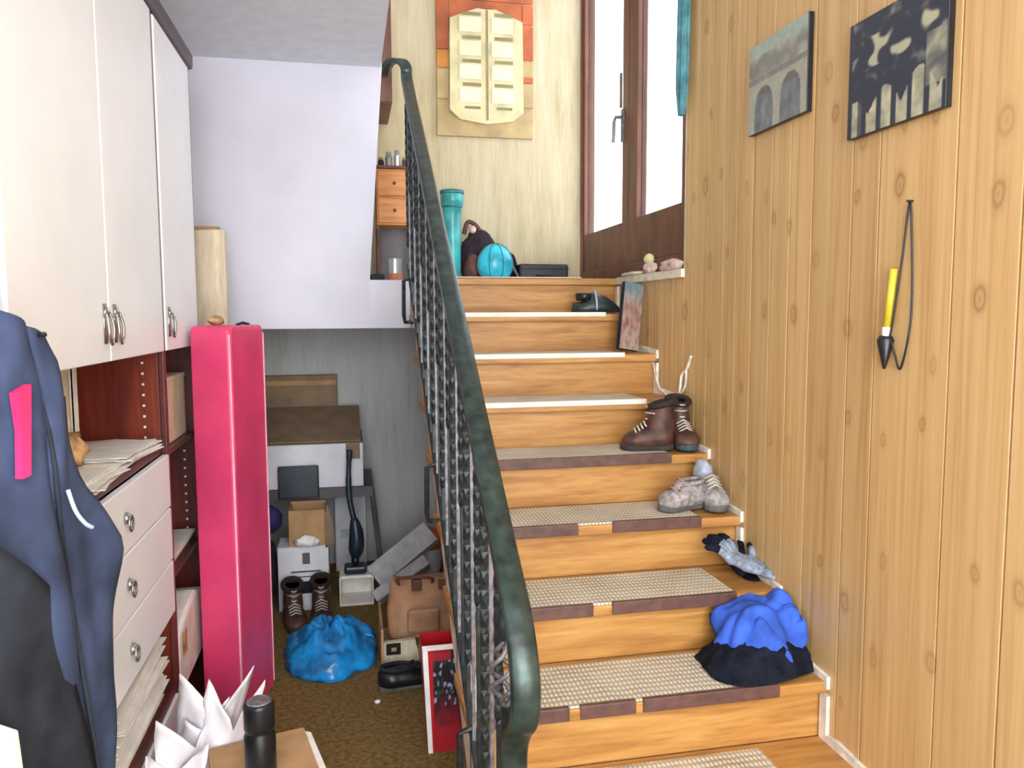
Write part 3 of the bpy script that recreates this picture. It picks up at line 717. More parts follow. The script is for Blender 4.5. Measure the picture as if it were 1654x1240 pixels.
# polystyrene block leaning
t = thing('foam_block', 'long grey white foam packing block lying tilted beside the tray', 'packaging', (-.18, .0, 0))
b = B().box(-.18, .18, -.06, .06, -.03, .03)
for i in range(6): b.box(-.13 + .05 * i, -.12 + .05 * i, -.05, -.035, .0299, .0315)
b.xf(Matrix.Translation((-.095, .14, .205)) @ Matrix.Rotation(math.radians(12), 4, 'Z') @ Matrix.Rotation(math.radians(-34), 4, 'Y') @ Matrix.Rotation(math.radians(48), 4, 'X'))
b.build('block', 'styro', t, bevel=.006)
b = B().box(-.17, .14, -.045, .045, -.03, .03)
b.xf(Matrix.Translation((-.10, .03, .12)) @ Matrix.Rotation(math.radians(12), 4, 'Z') @ Matrix.Rotation(math.radians(-30), 4, 'Y') @ Matrix.Rotation(math.radians(-42), 4, 'X'))
b.build('side_flange', 'styro', t, bevel=.006)
# orange and white toy ball lounger piece
t = thing('orange_carrier', 'orange and white plastic tub under the stairs', 'tub', (.04, .32, 0))
B().lathe([(.06, 0), (.085, .08), (.105, .2), (.11, .205), (.10, .195), (.078, .08)], (.03, .30, .0), 24).build('tub', 'white_card', t, smooth=True)
B().blob((.03, .30, .225), (.098, .095, .075), .12, 3, 2, 3, .12).build('filling', 'orange_p', t, smooth=True)
# tan bag
t = thing('tan_handbag', 'tan leather handbag with front pocket slumped on a cardboard box', 'handbag', (-.06, -.6, .09))
B().rings([[(-.06 + (.15 * w) * (abs(math.cos(a)) ** .5) * math.copysign(1, math.cos(a)), -.62 + .07 * w2 * (abs(math.sin(a)) ** .6) * math.copysign(1, math.sin(a)) + z * .10, .095 + z * .215 + .012 * math.sin(a * 3) * z) for a in [i * math.pi / 12 for i in range(24)]] for z, w, w2 in ((0, .9, .9), (.08, 1, 1), (.45, 1.02, 1), (.8, .92, .7), (1., .86, .35))]).build('body', 'tan', t, smooth=True, bevel=.002)
B().box(-.135, -.005, -.706, -.682, .14, .235).build('front_pocket', 'tan', t, bevel=.01)
B().box(-.20, .08, -.70, -.66, .092, .112).build('base_trim', 'tan_dark', t, bevel=.004)
B().tube(smooth_path([(-.16, -.57, .30), (-.165, -.60, .335), (-.10, -.63, .345), (-.03, -.62, .335), (-.02, -.57, .30)], 5), .008, 8, flat=.6).build('strap', 'tan_dark', t, smooth=True)
B().box(-.11, -.07, -.625, -.60, .285, .33).build('buckle_tab', 'tan_dark', t, bevel=.004)
B().box(.0, .05, -.625, -.60, .285, .32).build('buckle_tab', 'tan_dark', t, bevel=.004)
t = thing('torn_carton', 'torn brown cardboard box with a black square print under the tan handbag', 'box', (-.13, -.7, 0))
B().box(-.245, -.236, -.80, -.50, .0, .205).box(-.236, .08, -.74, -.50, 0, .09).build('body', 'card', t)
B().prism([(-.235, .135), (-.235, .02), (-.12, .012), (-.095, .06), (-.11, .14)], -.765, -.742, 'xz').build('front_panel', 'card_pale', t)
B().box(-.225, -.168, -.7675, -.7655, .085, .132).build('printed_square', 'black', t)
B().box(-.205, -.185, -.7690, -.7678, .10, .115).build('printed_inner_mark', 'card', t)
# blue plastic bag
def bluefn(u, v):
    a = 2 * math.pi * u; ph = math.pi * .5 * v
    cr = abs(nz(math.cos(a) * 3, math.sin(a) * 3, v * 4)) + .5 * abs(nz(math.cos(a) * 7, math.sin(a) * 7, v * 9))
    R = math.cos(ph) * (1 + .16 * nz(math.cos(a) * 1.6, math.sin(a) * 1.6, 7)) - .12 * cr * (1 - v)
    return Vector((-.445 + .195 * R * math.cos(a), -.52 + .26 * R * math.sin(a), .003 + .125 * math.sin(ph) ** .7 * (1 + .45 * nz(math.cos(a) * 2.2 * R + 3, math.sin(a) * 2.2 * R)) * (.85 + .35 * cr)))
tag(B().sheet(bluefn, 72, 28).build('blue_plastic_bag', 'blue_plastic', smooth=True, solid=.002), 'bright blue crumpled plastic bag on the olive brown carpet', 'bag')

# shoes -------------------------------------------------------------
def shoe(name, label, L=.28, W=.098, H=.07, ankle=.0, up='boot', sole='sole', trim='boot_trim', lace='lace', group=None, sole_h=.022, throat=.45):
    """heel at -x, toe at +x"""
    t = thing(name, label, 'boot' if ankle > .08 else 'shoe', (0, 0, 0), group)
    half = [(-.50, .0), (-.47, .24), (-.38, .36), (-.2, .37), (-.02, .36), (.15, .43), (.30, .48), (.42, .38), (.485, .18), (.50, 0)]
    ol = [(x * L, y * W) for x, y in half] + [(x * L, -y * W) for x, y in half[-2:0:-1]]
    def ring(z, s, dx=0): return [(x * s + dx, y * s, z) for x, y in ol]
    B().rings([ring(0, .97), ring(.006, 1.02), ring(sole_h, 1.03), ring(sole_h + .003, .98)]).build('sole', sole, t, smooth=False, bevel=.002)
    # upper: cross sections along the length
    rings = []; N = 16
    for i in range(N + 1):
        s_ = i / N; x = (-.49 + .98 * s_) * L
        w = W * (.17 + .36 * min(1, s_ * 5) ** .6) if s_ < .25 else W * (.5 + .06 * math.sin((s_ - .25) * 4))
        if s_ > .8: w *= max(.15, math.sqrt(max(0, 1 - ((s_ - .8) / .205) ** 2)))
        top = H * (1 - .55 * max(0, (s_ - throat) / (1 - throat)) ** 1.1) if s_ > throat else H
        if s_ > .86: top *= max(.5, 1 - ((s_ - .86) / .14) ** 2 * .5)
        if s_ < .1: top *= .9
        sec = []
        for q in range(13):
            a = math.pi * q / 12
            sec.append((x, w * math.cos(a), sole_h + top * (math.sin(a) ** .6)))
        rings.append(sec)
    b = B().rings(rings, cap=True)
    if ankle:
        sh = []
        for f in (0, .25, .5, .75, 1.):
            z = sole_h + H * .55 + (ankle + H * .45) * f
            sh.append([(-.22 * L - .012 * f + (.30 - .07 * f) * L * math.cos(a), (W * (.47 + .03 * math.sin(f * 6))) * math.sin(a), z - .012 * f * math.cos(a)) for a in [k * math.pi / 9 for k in range(18)]])
        b.rings(sh, cap=False)
    b.build('upper', up, t, smooth=True)
    zt = sole_h + H + ankle
    cx, rx, ry = (-.22 * L - .012, .23 * L, W * .47) if ankle else (-.2 * L, .24 * L, W * .36)
    B().tube([(cx + rx * math.cos(a), ry * math.sin(a), zt - (.012 if ankle else .003) * math.cos(a)) for a in [k * math.pi / 9 for k in range(19)]], .012 if ankle else .008, 8).build('collar', trim, t, smooth=True)
    B().rings([[(cx + rx * f * math.cos(a), ry * f * math.sin(a), zt - .006) for a in [k * math.pi / 9 for k in range(18)]] for f in (1., .02)], cap=True).build('lining', 'black', t)
    tb = B()
    tb.sheet(lambda u, v: ((.06 + .14 * u) * L, (v - .5) * W * .42, sole_h + H * (1.03 - .34 * u) + .008 - .02 * abs(v - .5)), 5, 4)
    tb.build('tongue', trim, t, smooth=True, solid=.006)
    for i in range(4):
        x = (.04 + .06 * i) * L; z = sole_h + H * (1.05 - .12 * i) + .008
        tb = B().tube([(x, -W * .3, z - .012), (x + .006, 0, z + .004), (x, W * .3, z - .012)], .0032, 6); tb.build('lace', lace, t, smooth=True)
    if ankle:
        for i in range(3):
            z = sole_h + H + ankle * (.3 + .28 * i); x = cx + rx * 1.12
            B().tube([(x - .02, -W * .34, z), (x + .012, 0, z), (x - .02, W * .34, z)], .0032, 6).build('lace', lace, t, smooth=True)
    for c in t.children: c.matrix_parent_inverse = Matrix()
    return t
place(shoe('hiking_boot', 'brown leather hiking boot on the stair tread, toe towards the railing', .205, .092, .072, .085, group=None), (.785, -.945, tz(4) + .008), math.radians(168))
place(shoe('hiking_boot', 'brown leather hiking boot with teal grey sole standing against the pine wall', .215, .09, .072, .085, sole='sole_teal'), (.94, -.925, tz(4) + .008), math.radians(-96))
place(shoe('running_shoe', 'grey mesh running shoe pointing to the railing on the tread below the boots', .20, .088, .075, .0, up='grey_shoe', sole='grey_sole', trim='grey_shoe', lace='pink_lace', throat=.35), (.825, -1.19, tz(5) + .008), math.radians(196))
place(shoe('running_shoe', 'grey mesh running shoe with toe out over the tread, beside the pine wall', .215, .088, .08, .0, up='grey_shoe', sole='grey_sole', trim='grey_shoe', lace='lace', throat=.35), (.945, -1.17, tz(5) + .008), math.radians(-97))
tag(B().blob((.94, -1.115, tz(5) + .125), (.033, .04, .045), .25, 2, 2, 3).build('rolled_socks', 'grey_band', smooth=True), 'pale grey rolled socks tucked in the running shoe by the wall', 'socks')
place(shoe('walking_shoe', 'dark walking shoe on the carpet beside the blue plastic bag', .25, .095, .06, .0, up='black', sole='grey_sole', trim='charcoal', lace='charcoal'), (-.14, -.86, .0), math.radians(10))
place(shoe('ankle_boot', 'dark brown ankle boot on the floor in front of the printed carton', .24, .09, .07, .08), (-.615, -.16, .0), math.radians(-80), 0, 0)
place(shoe('ankle_boot', 'dark brown ankle boot on the floor between its pair and the blue bag', .24, .09, .07, .08), (-.495, -.13, .0), math.radians(-88), 0, 0)
# dark green clog on the upper tread
t = thing('clog', 'dark green rubber clog with grey strap on the topmost tread', 'clog', (0, 0, 0))
rings = []
for i in range(15):
    s_ = i / 14; x = -.13 + .26 * s_; w = .052 * math.sqrt(max(.02, 1 - (2 * abs(s_ - .5)) ** 3.2)); h = .05 + .045 * math.sin(math.pi * min(1, s_ * 1.15)) - .03 * (1 - s_) ** 3
    rings.append([(x, w * math.cos(a), max(0, h * math.sin(a) ** .7) if math.sin(a) > 0 else 0) for a in [math.pi * q / 12 for q in range(13)]])
B().rings(rings).build('shell', 'green_dark', t, smooth=True)
B().rings([[(x, y * .99, 0.0) for x, y in [(-.13, .02), (-.1, .045), (.1, .05), (.13, .02), (.13, -.02), (.1, -.05), (-.1, -.045), (-.13, -.02)]], [(x * 1.02, y * 1.04, .014) for x, y in [(-.13, .02), (-.1, .045), (.1, .05), (.13, .02), (.13, -.02), (.1, -.05), (-.1, -.045), (-.13, -.02)]]]).build('sole', 'sole', t)
B().tube([(.015, .056 * math.cos(a), .012 + .092 * math.sin(a)) for a in [math.pi * q / 12 for q in range(13)]], .014, 6, flat=.35).build('strap', 'grey_band', t, smooth=True)
B().lathe([(.04, .06), (.045, .095), (.038, .098), (.03, .07)], (.07, 0, 0), 14).build('ankle_rim', 'black', t, smooth=True)
for c in t.children: c.matrix_parent_inverse = Matrix()
place(t, (.84, -.13, tz(1) + .008), math.radians(178))
t.scale = (.92, 1, .95)

# leaning picture book
t = thing('picture_board', 'faded printed board leaning against the pine wall on the stairs', 'board', (0, 0, 0))
def faded(u, v):
    n = nz(u * 5, v * 7, 3) + .6 * nz(u * 14, v * 15, 5)
    base = Vector((.62, .55, .50)); red = Vector((.48, .28, .25)); bl = Vector((.35, .47, .50))
    c = base.lerp(red, min(1, max(0, .5 + n * .9 - abs(v - .5)))); c = c.lerp(bl, min(1, max(0, (v - .68) * 3 + n * .5)))
    return c
def print_face(name, fn, w, h, parent, nu=40, nv=40, mat='print'):
    """flat print in the local xz plane facing -y"""
    bm = bmesh.new(); V = [[bm.verts.new(((i / nu - .5) * w, 0, j / nv * h)) for j in range(nv + 1)] for i in range(nu + 1)]
    for i in range(nu):
        for j in range(nv): bm.faces.new((V[i][j], V[i + 1][j], V[i + 1][j + 1], V[i][j + 1]))
    me = bpy.data.meshes.new(name); bm.verts.index_update(); bm.to_mesh(me); bm.free()
    at = me.color_attributes.new('print', 'FLOAT_COLOR', 'POINT'); k = 0
    for i in range(nu + 1):
        for j in range(nv + 1):
            c = fn(i / nu, j / nv); at.data[k].color = lin(tuple(min(1, max(0, x)) for x in c)); k += 1
    me.materials.append(M[mat]); o = bpy.data.objects.new(name, me); COL.objects.link(o); o.parent = parent; return o
B().box(-.05, .05, 0, .03, 0, .31).build('backing', 'charcoal', t, bevel=.002)
pf = print_face('printed_face', faded, .098, .306, t, 26, 40); pf.location = (0, -.0008, .002)
for c in t.children: c.matrix_parent_inverse = Matrix()
place(t, (.900, -.42, tz(2) + .015), math.radians(10), math.radians(-6), math.radians(9))

# white cable looped on the wall above the boots
tag(B().tube(smooth_path([(.992, -.46, 1.255), (.99, -.50, 1.20), (.992, -.55, 1.11), (.985, -.63, 1.085), (.985, -.72, 1.07), (.985, -.79, 1.10), (.99, -.80, 1.17), (.992, -.845, 1.20), (.992, -.885, 1.255)], 6), .006, 7).tube(smooth_path([(.985, -.79, 1.09), (.99, -.835, 1.13), (.992, -.84, 1.20)], 4), .005, 6).build('white_cable', 'white_trim', smooth=True), 'white cable looped on the pine wall above the hiking boots', 'cable')

# gloves --------------------------------------------------------------
def glove(name, label, palm, tip):
    t = thing(name, label, 'glove', (0, 0, 0), None)
    b = B(); b.blob((0, 0, .018), (.048, .062, .02), .12, 3, 1, 3, 0)
    b.tube([(0, -.05, .016), (0, -.085, .018), (0, -.115, .017)], [.034, .032, .036], 12, flat=.45)
    b.build('palm', palm, t, smooth=True)
    for i, (x, a, L) in enumerate(((-.038, .42, .078), (-.014, .14, .092), (.013, -.12, .090), (.037, -.40, .074), (.046, -1.1, .06))):
        y = .045 if i < 4 else -.005
        d = Vector((-math.sin(a), math.cos(a), 0)); p = Vector((x, y, .018)); pts = [p + d * (L * f) + Vector((0, 0, .028 * math.sin(f * 2.2))) for f in (0, .3, .55, .8, 1.)]
        b = B(); b.tube([p - d * .02] + pts[:3], [.011, .012, .012, .0115], 10); b.build('finger', palm, t, smooth=True)
        b = B(); b.tube(pts[2:] + [pts[-1] + d * .006], [.0125, .0125, .010, .004], 10); b.build('fingertip', tip, t, smooth=True)
    for c in t.children: c.matrix_parent_inverse = Matrix()
    return t
place(glove('work_glove', 'grey knitted work glove with black fingertips lying on the stair tread', 'glove', 'black_cloth'), (.945, -1.44, tz(6) + .035), math.radians(50), math.radians(16)).scale = (1.12,) * 3
place(glove('work_glove', 'black backed work glove lying behind the grey one by the wall', 'black_cloth', 'black_cloth'), (.955, -1.385, tz(6) + .012), math.radians(14), math.radians(26)).scale = (.85,) * 3

# blue garment over a black one
def heap(cx, cy, z0, rx, ry, h, seed, lobes, sag=0.):
    def fn(u, v):
        a = 2 * math.pi * u; R = v
        e = 1 + .10 * math.sin(lobes * a + seed) + .14 * nz(math.cos(a) * 2 + seed, math.sin(a) * 2)
        fold = nz(R * math.cos(a) * 3.2 + seed, R * math.sin(a) * 3.2, 1) * .55 + .5 * abs(nz(R * math.cos(a) * 6 + seed, R * math.sin(a) * 6, 4))
        z = z0 + h * (1 - R ** 2.2) + h * .45 * fold * (1 - R ** 6)
        return Vector((min(XR - .016, cx + rx * R * e * math.cos(a)), min(-1.572, cy + ry * R * e * math.sin(a)), max(z0 + .003, z)))
    return fn
tag(B().sheet(heap(.845, -1.70, tz(7) + .008, .19, .13, .10, 2, 3), 60, 22).build('black_garment', 'black_cloth', smooth=True, solid=.004), 'black garment heaped under the blue cloth on the lower tread', 'garment')
def bluecloth(u, v):
    a = 2 * math.pi * u
    e = 1 + .14 * math.sin(3 * a + 1.6) + .16 * nz(math.cos(a) * 2.4, math.sin(a) * 2.4, 2) + .05 * math.sin(9 * a)
    x = .865 + .15 * v * e * math.cos(a); y = -1.68 + .115 * v * e * math.sin(a)
    fold = abs(nz(x * 15, y * 15, 2)) * .06 + nz(x * 8, y * 8, 6) * .04
    z = tz(7) + .155 + .05 * math.cos(a - .8) * v - .07 * v ** 3 * (1 - .6 * math.cos(a - .9)) + fold
    return Vector((min(XR - .016, x), min(y, -1.578), z))
tag(B().sheet(bluecloth, 72, 24).build('blue_cloth', 'blue_cloth', smooth=True, solid=.004), 'royal blue cloth crumpled on top of the black garment', 'cloth')

# red gift bag
t = thing('gift_bag', 'red paper gift bag with dark floral print leaning under the stairs', 'bag', (-.06, -1.29, 0))
B().rings([[(x, y, z) for x, y in [(-.115 - .018 * q, -1.34), (.03, -1.345), (.03, -1.235), (-.115 - .018 * q, -1.235)]] for z, q in ((0, 0), (.36, 1))], cap=False).box(-.115, .03, -1.345, -1.235, 0, .004).build('body', 'red_bag', t, solid=.002)
B().prism([(-.118, .0), (-.103, .0), (-.116, .345), (.03, .345), (.03, .362), (-.134, .362)], -1.349, -1.347, 'xz').build('white_border', 'paper', t)
def floral(u, v):
    n = nz(u * 6, v * 9, 1); m = nz(u * 11, v * 16, 7)
    c = Vector((.06, .03, .10)); c = c.lerp(Vector((.62, .06, .12)), max(0, min(1, 1.55 - v * 2.4 + n * .3)))
    if v > .45 and m > .33: c = Vector((.65, .62, .72))
    elif v > .45 and m < -.33: c = Vector((.10, .28, .10))
    if v > .9 and u < .5: c = Vector((.6, .1, .15))
    return c
pf = print_face('floral_print', floral, .118, .335, t, 30, 60); pf.matrix_parent_inverse = Matrix.Translation(-Vector(t.location)); pf.location = (-.040, -1.3495, .005)
# floor scraps
for i, (x, y) in enumerate(((-.268, -.975),)):
    tag(B().blob((x, y, .006), (.012, .010, .007), .3, 2, i, 2, .0).build('paper_scrap', 'paper', smooth=True), 'tiny white paper scrap on the olive brown carpet', 'scrap')

# ------------------------------------------------------------------ landing
# wall hanging: painted relief of closed shutters
t = thing('shutter_painting', 'painted relief of closed cream shutters in a terracotta surround on the landing wall', 'wall art', (.45, YB, 2.43))
ax0, ax1, az0, az1 = .17, .725, 2.432, 3.46
B().box(ax0, ax1, YB - .022, YB - .001, az0, az1).build('backing_board', 'ochre_tan', t, bevel=.004)
B().box(ax0 + .072, ax1 - .067, YB - .030, YB - .021, 3.0, 3.172).build('spandrel', 'terracotta', t)
bl = [(ax0, ax0 + .07, 2.80, 2.90, 'amber_paint'), (ax0, ax0 + .07, 2.90, 3.17, 'terracotta'), (ax1 - .065, ax1, 2.84, 3.06, 'ochre_tan'), (ax1 - .065, ax1, 3.06, 3.17, 'terracotta'), (ax1 - .065, ax1, 2.74, 2.775, 'terracotta'), (ax1 - .065, ax1, 2.865, 3.055, 'terracotta'), (ax0, ax1, 3.175, 3.46, 'terracotta'), (ax0, ax0 + .07, 2.63, 2.795, 'ochre_tan'), (ax1 - .065, ax1, 2.60, 2.735, 'ochre_tan')]
for x0, x1, z0, z1, m in bl:
    if m == 'ochre_tan' and z0 == 2.84: continue
    B().box(x0 + .001, x1 - .001, YB - .032, YB - .02, z0 + .002, z1 - .002).build('painted_block', m, t, bevel=.003)
oc = [(.24, 2.57), (.30, 2.52), (.44, 2.50), (.455, 2.50), (.455, 3.125), (.40, 3.13), (.245, 3.07)]
oc2 = [(.905 - x, z) for x, z in oc]
for k, ol in enumerate((oc, oc2)):
    lf = B().prism(ol, YB - .044, YB - .02, 'xz').build('shutter_leaf', 'cream_art', t, bevel=.003)
    for j in range(4):
        z0 = 2.60 + .128 * j; xa = .295 if k == 0 else .478
        if j == 0: B().box(xa + .03, xa + .12, YB - .0465, YB - .0435, z0 - .02, z0 - .006).build('slot', 'olive_art', lf)
        if j < 4:
            B().box(xa, xa + .125, YB - .050, YB - .043, z0 + .012, z0 + .095).build('shutter_panel', 'pale_art', lf, bevel=.004)
            B().box(xa + .02, xa + .125, YB - .0465, YB - .0435, z0 + .104, z0 + .122).build('slot', 'olive_art', lf)
B().box(.449, .461, YB - .0475, YB - .043, 2.52, 3.12).build('centre_gap', 'olive_art', t)

# teal vase
t = thing('tall_vase', 'tall teal cylindrical vase on the landing behind the railing', 'vase', (.225, .52, LZ - .012))
B().lathe([(.038, 0), (.044, .02), (.046, .25), (.05, .37), (.053, .42), (.062, .425), (.064, .50), (.058, .503), (.055, .45), (.04, .3), (.03, .05)], (.225, .52, LZ - .011), 28).build('body', 'teal', t, smooth=True)
B().lathe([(.0535, .412), (.0575, .416), (.0575, .428), (.054, .432)], (.225, .52, LZ - .011), 28).build('band', 'teal_dark', t, smooth=True)
B().lathe([(.0645, .485), (.067, .49), (.067, .503), (.062, .507), (.060, .50)], (.225, .52, LZ - .011), 28).build('rim', 'teal_dark', t, smooth=True)
# backpack with turquoise ball
t = thing('backpack', 'dark maroon backpack slumped on the landing against the beige wall', 'backpack', (.38, .62, LZ - .012))
B().blob((.385, .62, LZ + .14), (.11, .08, .165), .22, 2.2, 3, 3, LZ - .011).build('body', 'maroon', t, smooth=True)
B().blob((.34, .55, LZ + .07), (.05, .05, .085), .2, 2.2, 6, 3, LZ - .011).build('front_pocket', 'leather_bag', t, smooth=True)
B().tube(smooth_path([(.30, .60, LZ + .27), (.32, .59, LZ + .335), (.36, .59, LZ + .325), (.39, .59, LZ + .29)], 5), .012, 8).build('carry_handle', 'leather_bag', t, smooth=True)
B().blob((.345, .575, LZ + .295), (.022, .02, .022), .2, 2, 2, 2).build('buckle', 'pinkish', t, smooth=True)
B().blob((.54, .63, LZ + .08), (.07, .06, .11), .25, 2.5, 8, 3, LZ - .011).build('side_pouch', 'black_cloth', t, smooth=True)
B().tube(smooth_path([(.53, .57, LZ + .13), (.57, .54, LZ + .08), (.60, .53, LZ + .02), (.61, .53, LZ - .005)], 5), .009, 8).build('strap', 'table', t, smooth=True)
t = thing('turquoise_ball', 'shiny turquoise ball in a net in front of the backpack', 'ball', (.45, .48, LZ - .012))
B().blob((.455, .48, LZ + .098), (.1, .085, .110), .03, 2, 1, 4, LZ - .011).build('ball', 'turq', t, smooth=True)
for q in range(4):
    a = q * math.pi / 4 + .3
    B().tube([(.455 + .102 * math.cos(b_) * math.cos(a), .48 + .087 * math.cos(b_) * math.sin(a), LZ + .098 + .112 * math.sin(b_)) for b_ in [math.radians(-60 + 10 * i) for i in range(31)]], .0022, 5).build('net_cord', 'teal_dark', t)
# low black case
t = thing('black_case', 'flat black case on the landing floor by the window', 'case', (.74, .58, LZ - .012))
B().box(.60, .885, .52, .64, LZ - .011, LZ + .105).build('body', 'black', t, bevel=.012)
B().box(.598, .887, .518, .642, LZ + .075, LZ + .080).build('lid_seam', 'charcoal', t)
B().tube([(.70, .517, LZ + .04), (.70, .505, LZ + .04), (.78, .505, LZ + .04), (.78, .517, LZ + .04)], .005).build('handle', 'charcoal', t)
# small drawer chest at the left of the landing
t = thing('drawer_chest', 'small orange wood drawer chest on legs on the landing', 'chest', (-.09, .5, LZ - .012))
B().box(-.185, .0, .42, .62, 1.895, 2.185).build('body', 'orange_wood', t, bevel=.003)
B().box(-.192, .015, .405, .63, 2.185, 2.20).build('top', 'leather_bag', t, bevel=.002)
for z in (1.905, 2.045):
    d = B().box(-.178, -.006, .41, .421, z, z + .13).build('drawer', 'orange_wood', t, bevel=.004)
    B().blob((-.092, .402, z + .065), (.009, .01, .009), 0, 1, 1, 2).build('knob', 'leather_bag', d, smooth=True)
for x in (-.178, -.008):
    for y in (.43, .61): B().box(x - .007, x + .007, y - .007, y + .007, LZ - .012, 1.896).build('leg', 'leather_bag', t)
B().box(-.18, -.005, .60, .612, LZ - .011, 1.895).build('back_panel', 'table', t)
for i, (x, r, h, m, lab) in enumerate(((-.155, .016, .055, 'maroon', 'small dark maroon jar on the drawer chest'), (-.115, .018, .085, 'iron_grey', 'small grey jar on the drawer chest'), (-.07, .016, .095, 'tin', 'small silver jar on the drawer chest'), (-.03, .014, .06, 'leather_bag', 'small brown jar on the drawer chest'))):
    j = thing('jar', lab, 'jar', (x, .5, 2.2), 'jars on the drawer chest')
    B().lathe([(r, 2.2), (r, 2.2 + h * .7), (r * .7, 2.2 + h * .8)], (x, .5, 0), 14).build('body', m, j, smooth=False)
    B().lathe([(r * .75, 2.2 + h * .8), (r * .75, 2.2 + h)], (x, .5, 0), 14).build('lid', 'iron_grey', j)
t = thing('paint_tin', 'silver and copper paint tin on the landing edge', 'tin', (-.105, .12, LZ + .006))
B().lathe([(.034, 0), (.034, .035)], (-.11, .12, LZ - .010), 20).build('base_band', 'copper', t)
B().lathe([(.032, .035), (.032, .10), (.034, .102), (.034, .106), (.028, .106)], (-.11, .12, LZ - .010), 20).build('body', 'tin', t)
tag(B().box(-.235, -.165, .06, .20, LZ - .011, LZ + .02).build('folded_cloth', 'charcoal', bevel=.01), 'folded charcoal cloth on the landing beside the paint tin', 'cloth')
# framed picture on the side wall, seen edge on
t = thing('framed_picture', 'brown wooden picture frame seen edge on, hanging on the landing side wall', 'picture', (-.13, .4, 2.44))
for (x0, x1, y0, y1, z0, z1) in ((-.165, -.105, .22, .26, 2.47, 3.08), (-.165, -.105, .64, .68, 2.47, 3.08), (-.165, -.105, .26, .64, 2.47, 2.51), (-.165, -.105, .26, .64, 3.04, 3.08)):
    B().box(x0, x1, y0, y1, z0, z1).build('frame_rail', 'red_wood', t, bevel=.004)
B().box(-.16, -.125, .26, .64, 2.51, 3.04).build('canvas', 'cream', t)
# clutter on the window sill
tag(B().blob((1.0, -.42, LZ + .028), (.028, .05, .028), .25, 2.5, 3, 3, LZ + .005).build('pink_cloth', 'pinkish', smooth=True), 'pale pink cloth crumpled on the window sill under the lime ball', 'cloth')
tag(B().blob((1.0, -.66, LZ + .022), (.028, .10, .03), .3, 3.5, 5, 3, LZ + .005).build('pink_cloth', 'pinkish', smooth=True), 'pale pink cloth bunched along the window sill beside the pine wall', 'cloth')
tag(B().blob((.999, -.41, LZ + .068), (.024, .03, .026), .06, 2, 3, 3).build('foam_ball', 'lime', smooth=True), 'pale lime foam ball on the pink cloth on the sill', 'ball')
tag(B().blob((1.0, -.20, LZ + .012), (.03, .14, .012), .3, 4, 7, 3, LZ + .005).build('cream_rag', 'cream', smooth=True), 'cream rag lying flat on the window sill', 'rag')
# curtain at the right edge of the window
t = thing('curtain', 'bundled teal curtain hanging at the pine wall side of the window', 'curtain', (.985, -.8, 2.2))
def curt(u, v):
    a = 2 * math.pi * u; z = 3.75 - v * 1.545
    w = .032 + .10 * max(0, (z - 2.58)) ** 1.0 * .55; w = min(w, .14)
    d = .020 + .004 * math.sin(5 * a)
    if v > .93: w *= 1 - (v - .93) * 8; d *= 1 - (v - .93) * 6
    yc = -.79 - .02 + (z - 2.2) * -.03
    return Vector((.968 + d * math.cos(a), yc + w * (1 + .12 * math.sin(7 * a + z * 3)) * math.sin(a), z))
B().sheet(curt, 36, 44).build('cloth', 'curtain', t, smooth=True)
B().tube([(.968, -1.0, 3.76), (.968, .70, 3.76)], .011).build('rod', 'red_wood', t)
for y in (-.98, .66): B().tube([(.968, y, 3.76), (1.003, y, 3.76)], .008).build('rod_bracket', 'red_wood', t)

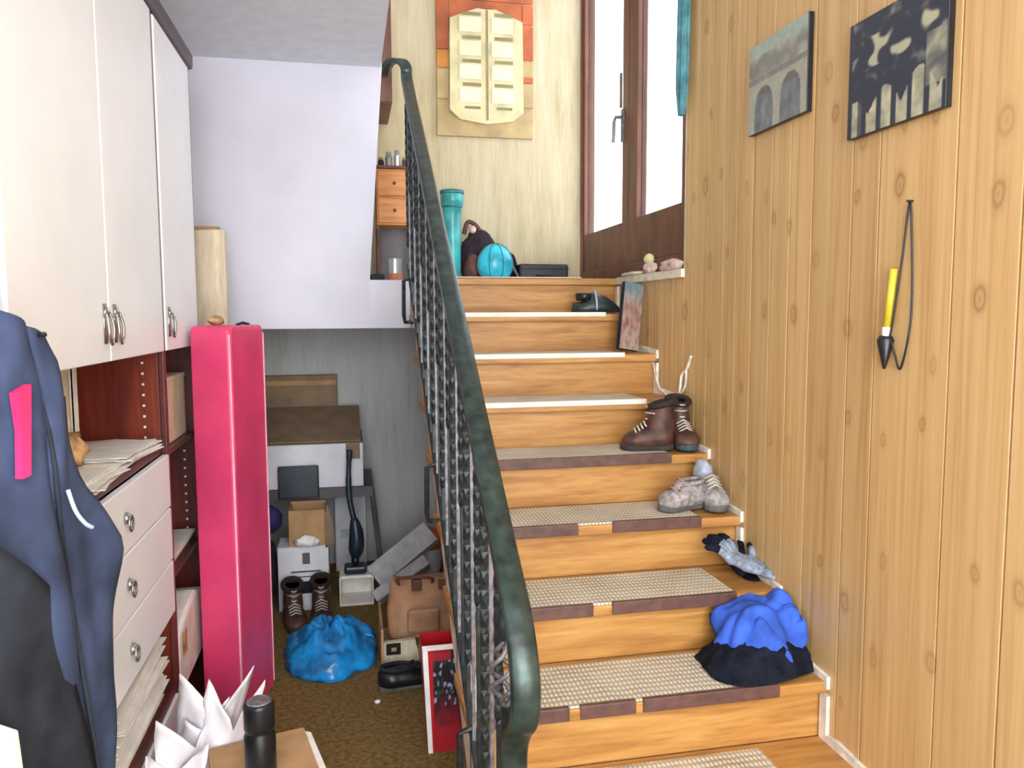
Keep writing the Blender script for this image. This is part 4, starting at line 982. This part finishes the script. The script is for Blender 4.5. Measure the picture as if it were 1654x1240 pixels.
# ------------------------------------------------------------------ pictures on the pine wall
def arches(u, v):
    n = nz(u * 18, v * 18, 2) * .05 + nz(u * 5, v * 5, 3) * .05
    c = Vector((.62, .62, .55))
    if v > .85: c = Vector((.60, .66, .60))
    elif v > .62: c = c.lerp(Vector((.42, .42, .42)), max(0, min(1, .6 * math.sin((v - .62) * 13 + nz(u * 6, v * 4) * 2))))
    if .56 < v < .62: c = Vector((.50, .48, .47))
    for cx in (.28, .74):
        dx = (u - cx) / .165
        if abs(dx) < 1 and v < .26 + .24 * math.sqrt(1 - dx * dx):
            c = Vector((.36, .40, .41)).lerp(Vector((.48, .50, .50)), .5 + nz(u * 9, v * 5, 8))
            if v > .40: c = Vector((.40, .38, .33))
    return c + Vector((n, n, n))
def street(u, v):
    n = nz(u * 7, v * 7, 1) + .5 * nz(u * 18, v * 18, 2)
    dark = Vector((.17, .19, .24)); light = Vector((.80, .78, .62))
    f = 0
    if .55 < v < .82: f = max(0, min(1, (nz(u * 8, v * 9, 5) - .08) * 4)) * .8
    elif v <= .42:
        h = .16 + .24 * abs(math.sin(u * 9 + 1)) * (.6 + u * .5)
        if v < h and (u * 6.2) % 1. > .32: f = .75 + .3 * n
        if .12 < u < .18 or .33 < u < .38: f = f * .3
    else: f = max(0, n - .2) * .9
    if u > .82 and .2 < v < .62: f = max(f, .45 + .4 * n)
    if u < .04: f = .0
    return dark.lerp(light, max(0, min(1, f)))
def canvas(label, y0, y1, z0, z1, fn, edge):
    t = thing('wall_picture', label, 'picture', (XR, (y0 + y1) / 2, z0), 'unframed photo panels on the pine wall')
    w, h = abs(y1 - y0), z1 - z0
    B().box(-w / 2, w / 2, 0, .018, 0, h).build('panel', edge, t, bevel=.0015)
    p = print_face('printed_photo', fn, w - .002, h - .002, t, 90, 80); p.location = (0, -.0008, .001)
    for c in t.children: c.matrix_parent_inverse = Matrix()
    # local -y faces the room (-x): rotate so that local x runs towards the viewer
    place(t, (XR - .0185, (y0 + y1) / 2, z0), math.radians(-90))
    return t
canvas('grey green photo panel of two stone arches hanging on the pine wall', -1.325, -1.665, 2.010, 2.292, arches, 'black')
canvas('dark photo panel of a crowd before buildings hanging on the pine wall', -1.862, -2.215, 1.883, 2.178, street, 'black')

# yellow whistle-like rod on a black cord
t = thing('hanging_rod', 'yellow tube with black cone tip hanging from a black cord on the pine wall', 'hanging tool', (XR, -2.1, 1.28))
B().tube([(.985, -2.062, 1.53), (.985, -2.044, 1.385)], [.0095, .0095], 12).build('tube', 'yellow', t, smooth=True)
B().tube([(.985, -2.044, 1.386), (.985, -2.042, 1.362)], .0105, 12).build('ferrule', 'paper', t, smooth=True)
B().tube([(.985, -2.042, 1.364), (.985, -2.041, 1.352), (.985, -2.040, 1.29), (.985, -2.040, 1.280)], [.015, .021, .006, .003], 14).build('cone_tip', 'black', t, smooth=True)
B().tube(smooth_path([(.986, -2.051, 1.352), (.988, -2.062, 1.40), (.99, -2.085, 1.56), (.992, -2.101, 1.688), (.99, -2.118, 1.56), (.99, -2.124, 1.45), (.99, -2.118, 1.37), (.99, -2.093, 1.284), (.99, -2.072, 1.315), (.988, -2.06, 1.35)], 6), .0028, 6).build('cord', 'black', t, smooth=True)
B().tube([(1.002, -2.101, 1.69), (.984, -2.101, 1.69)], .003, 8).build('nail', 'iron', t)
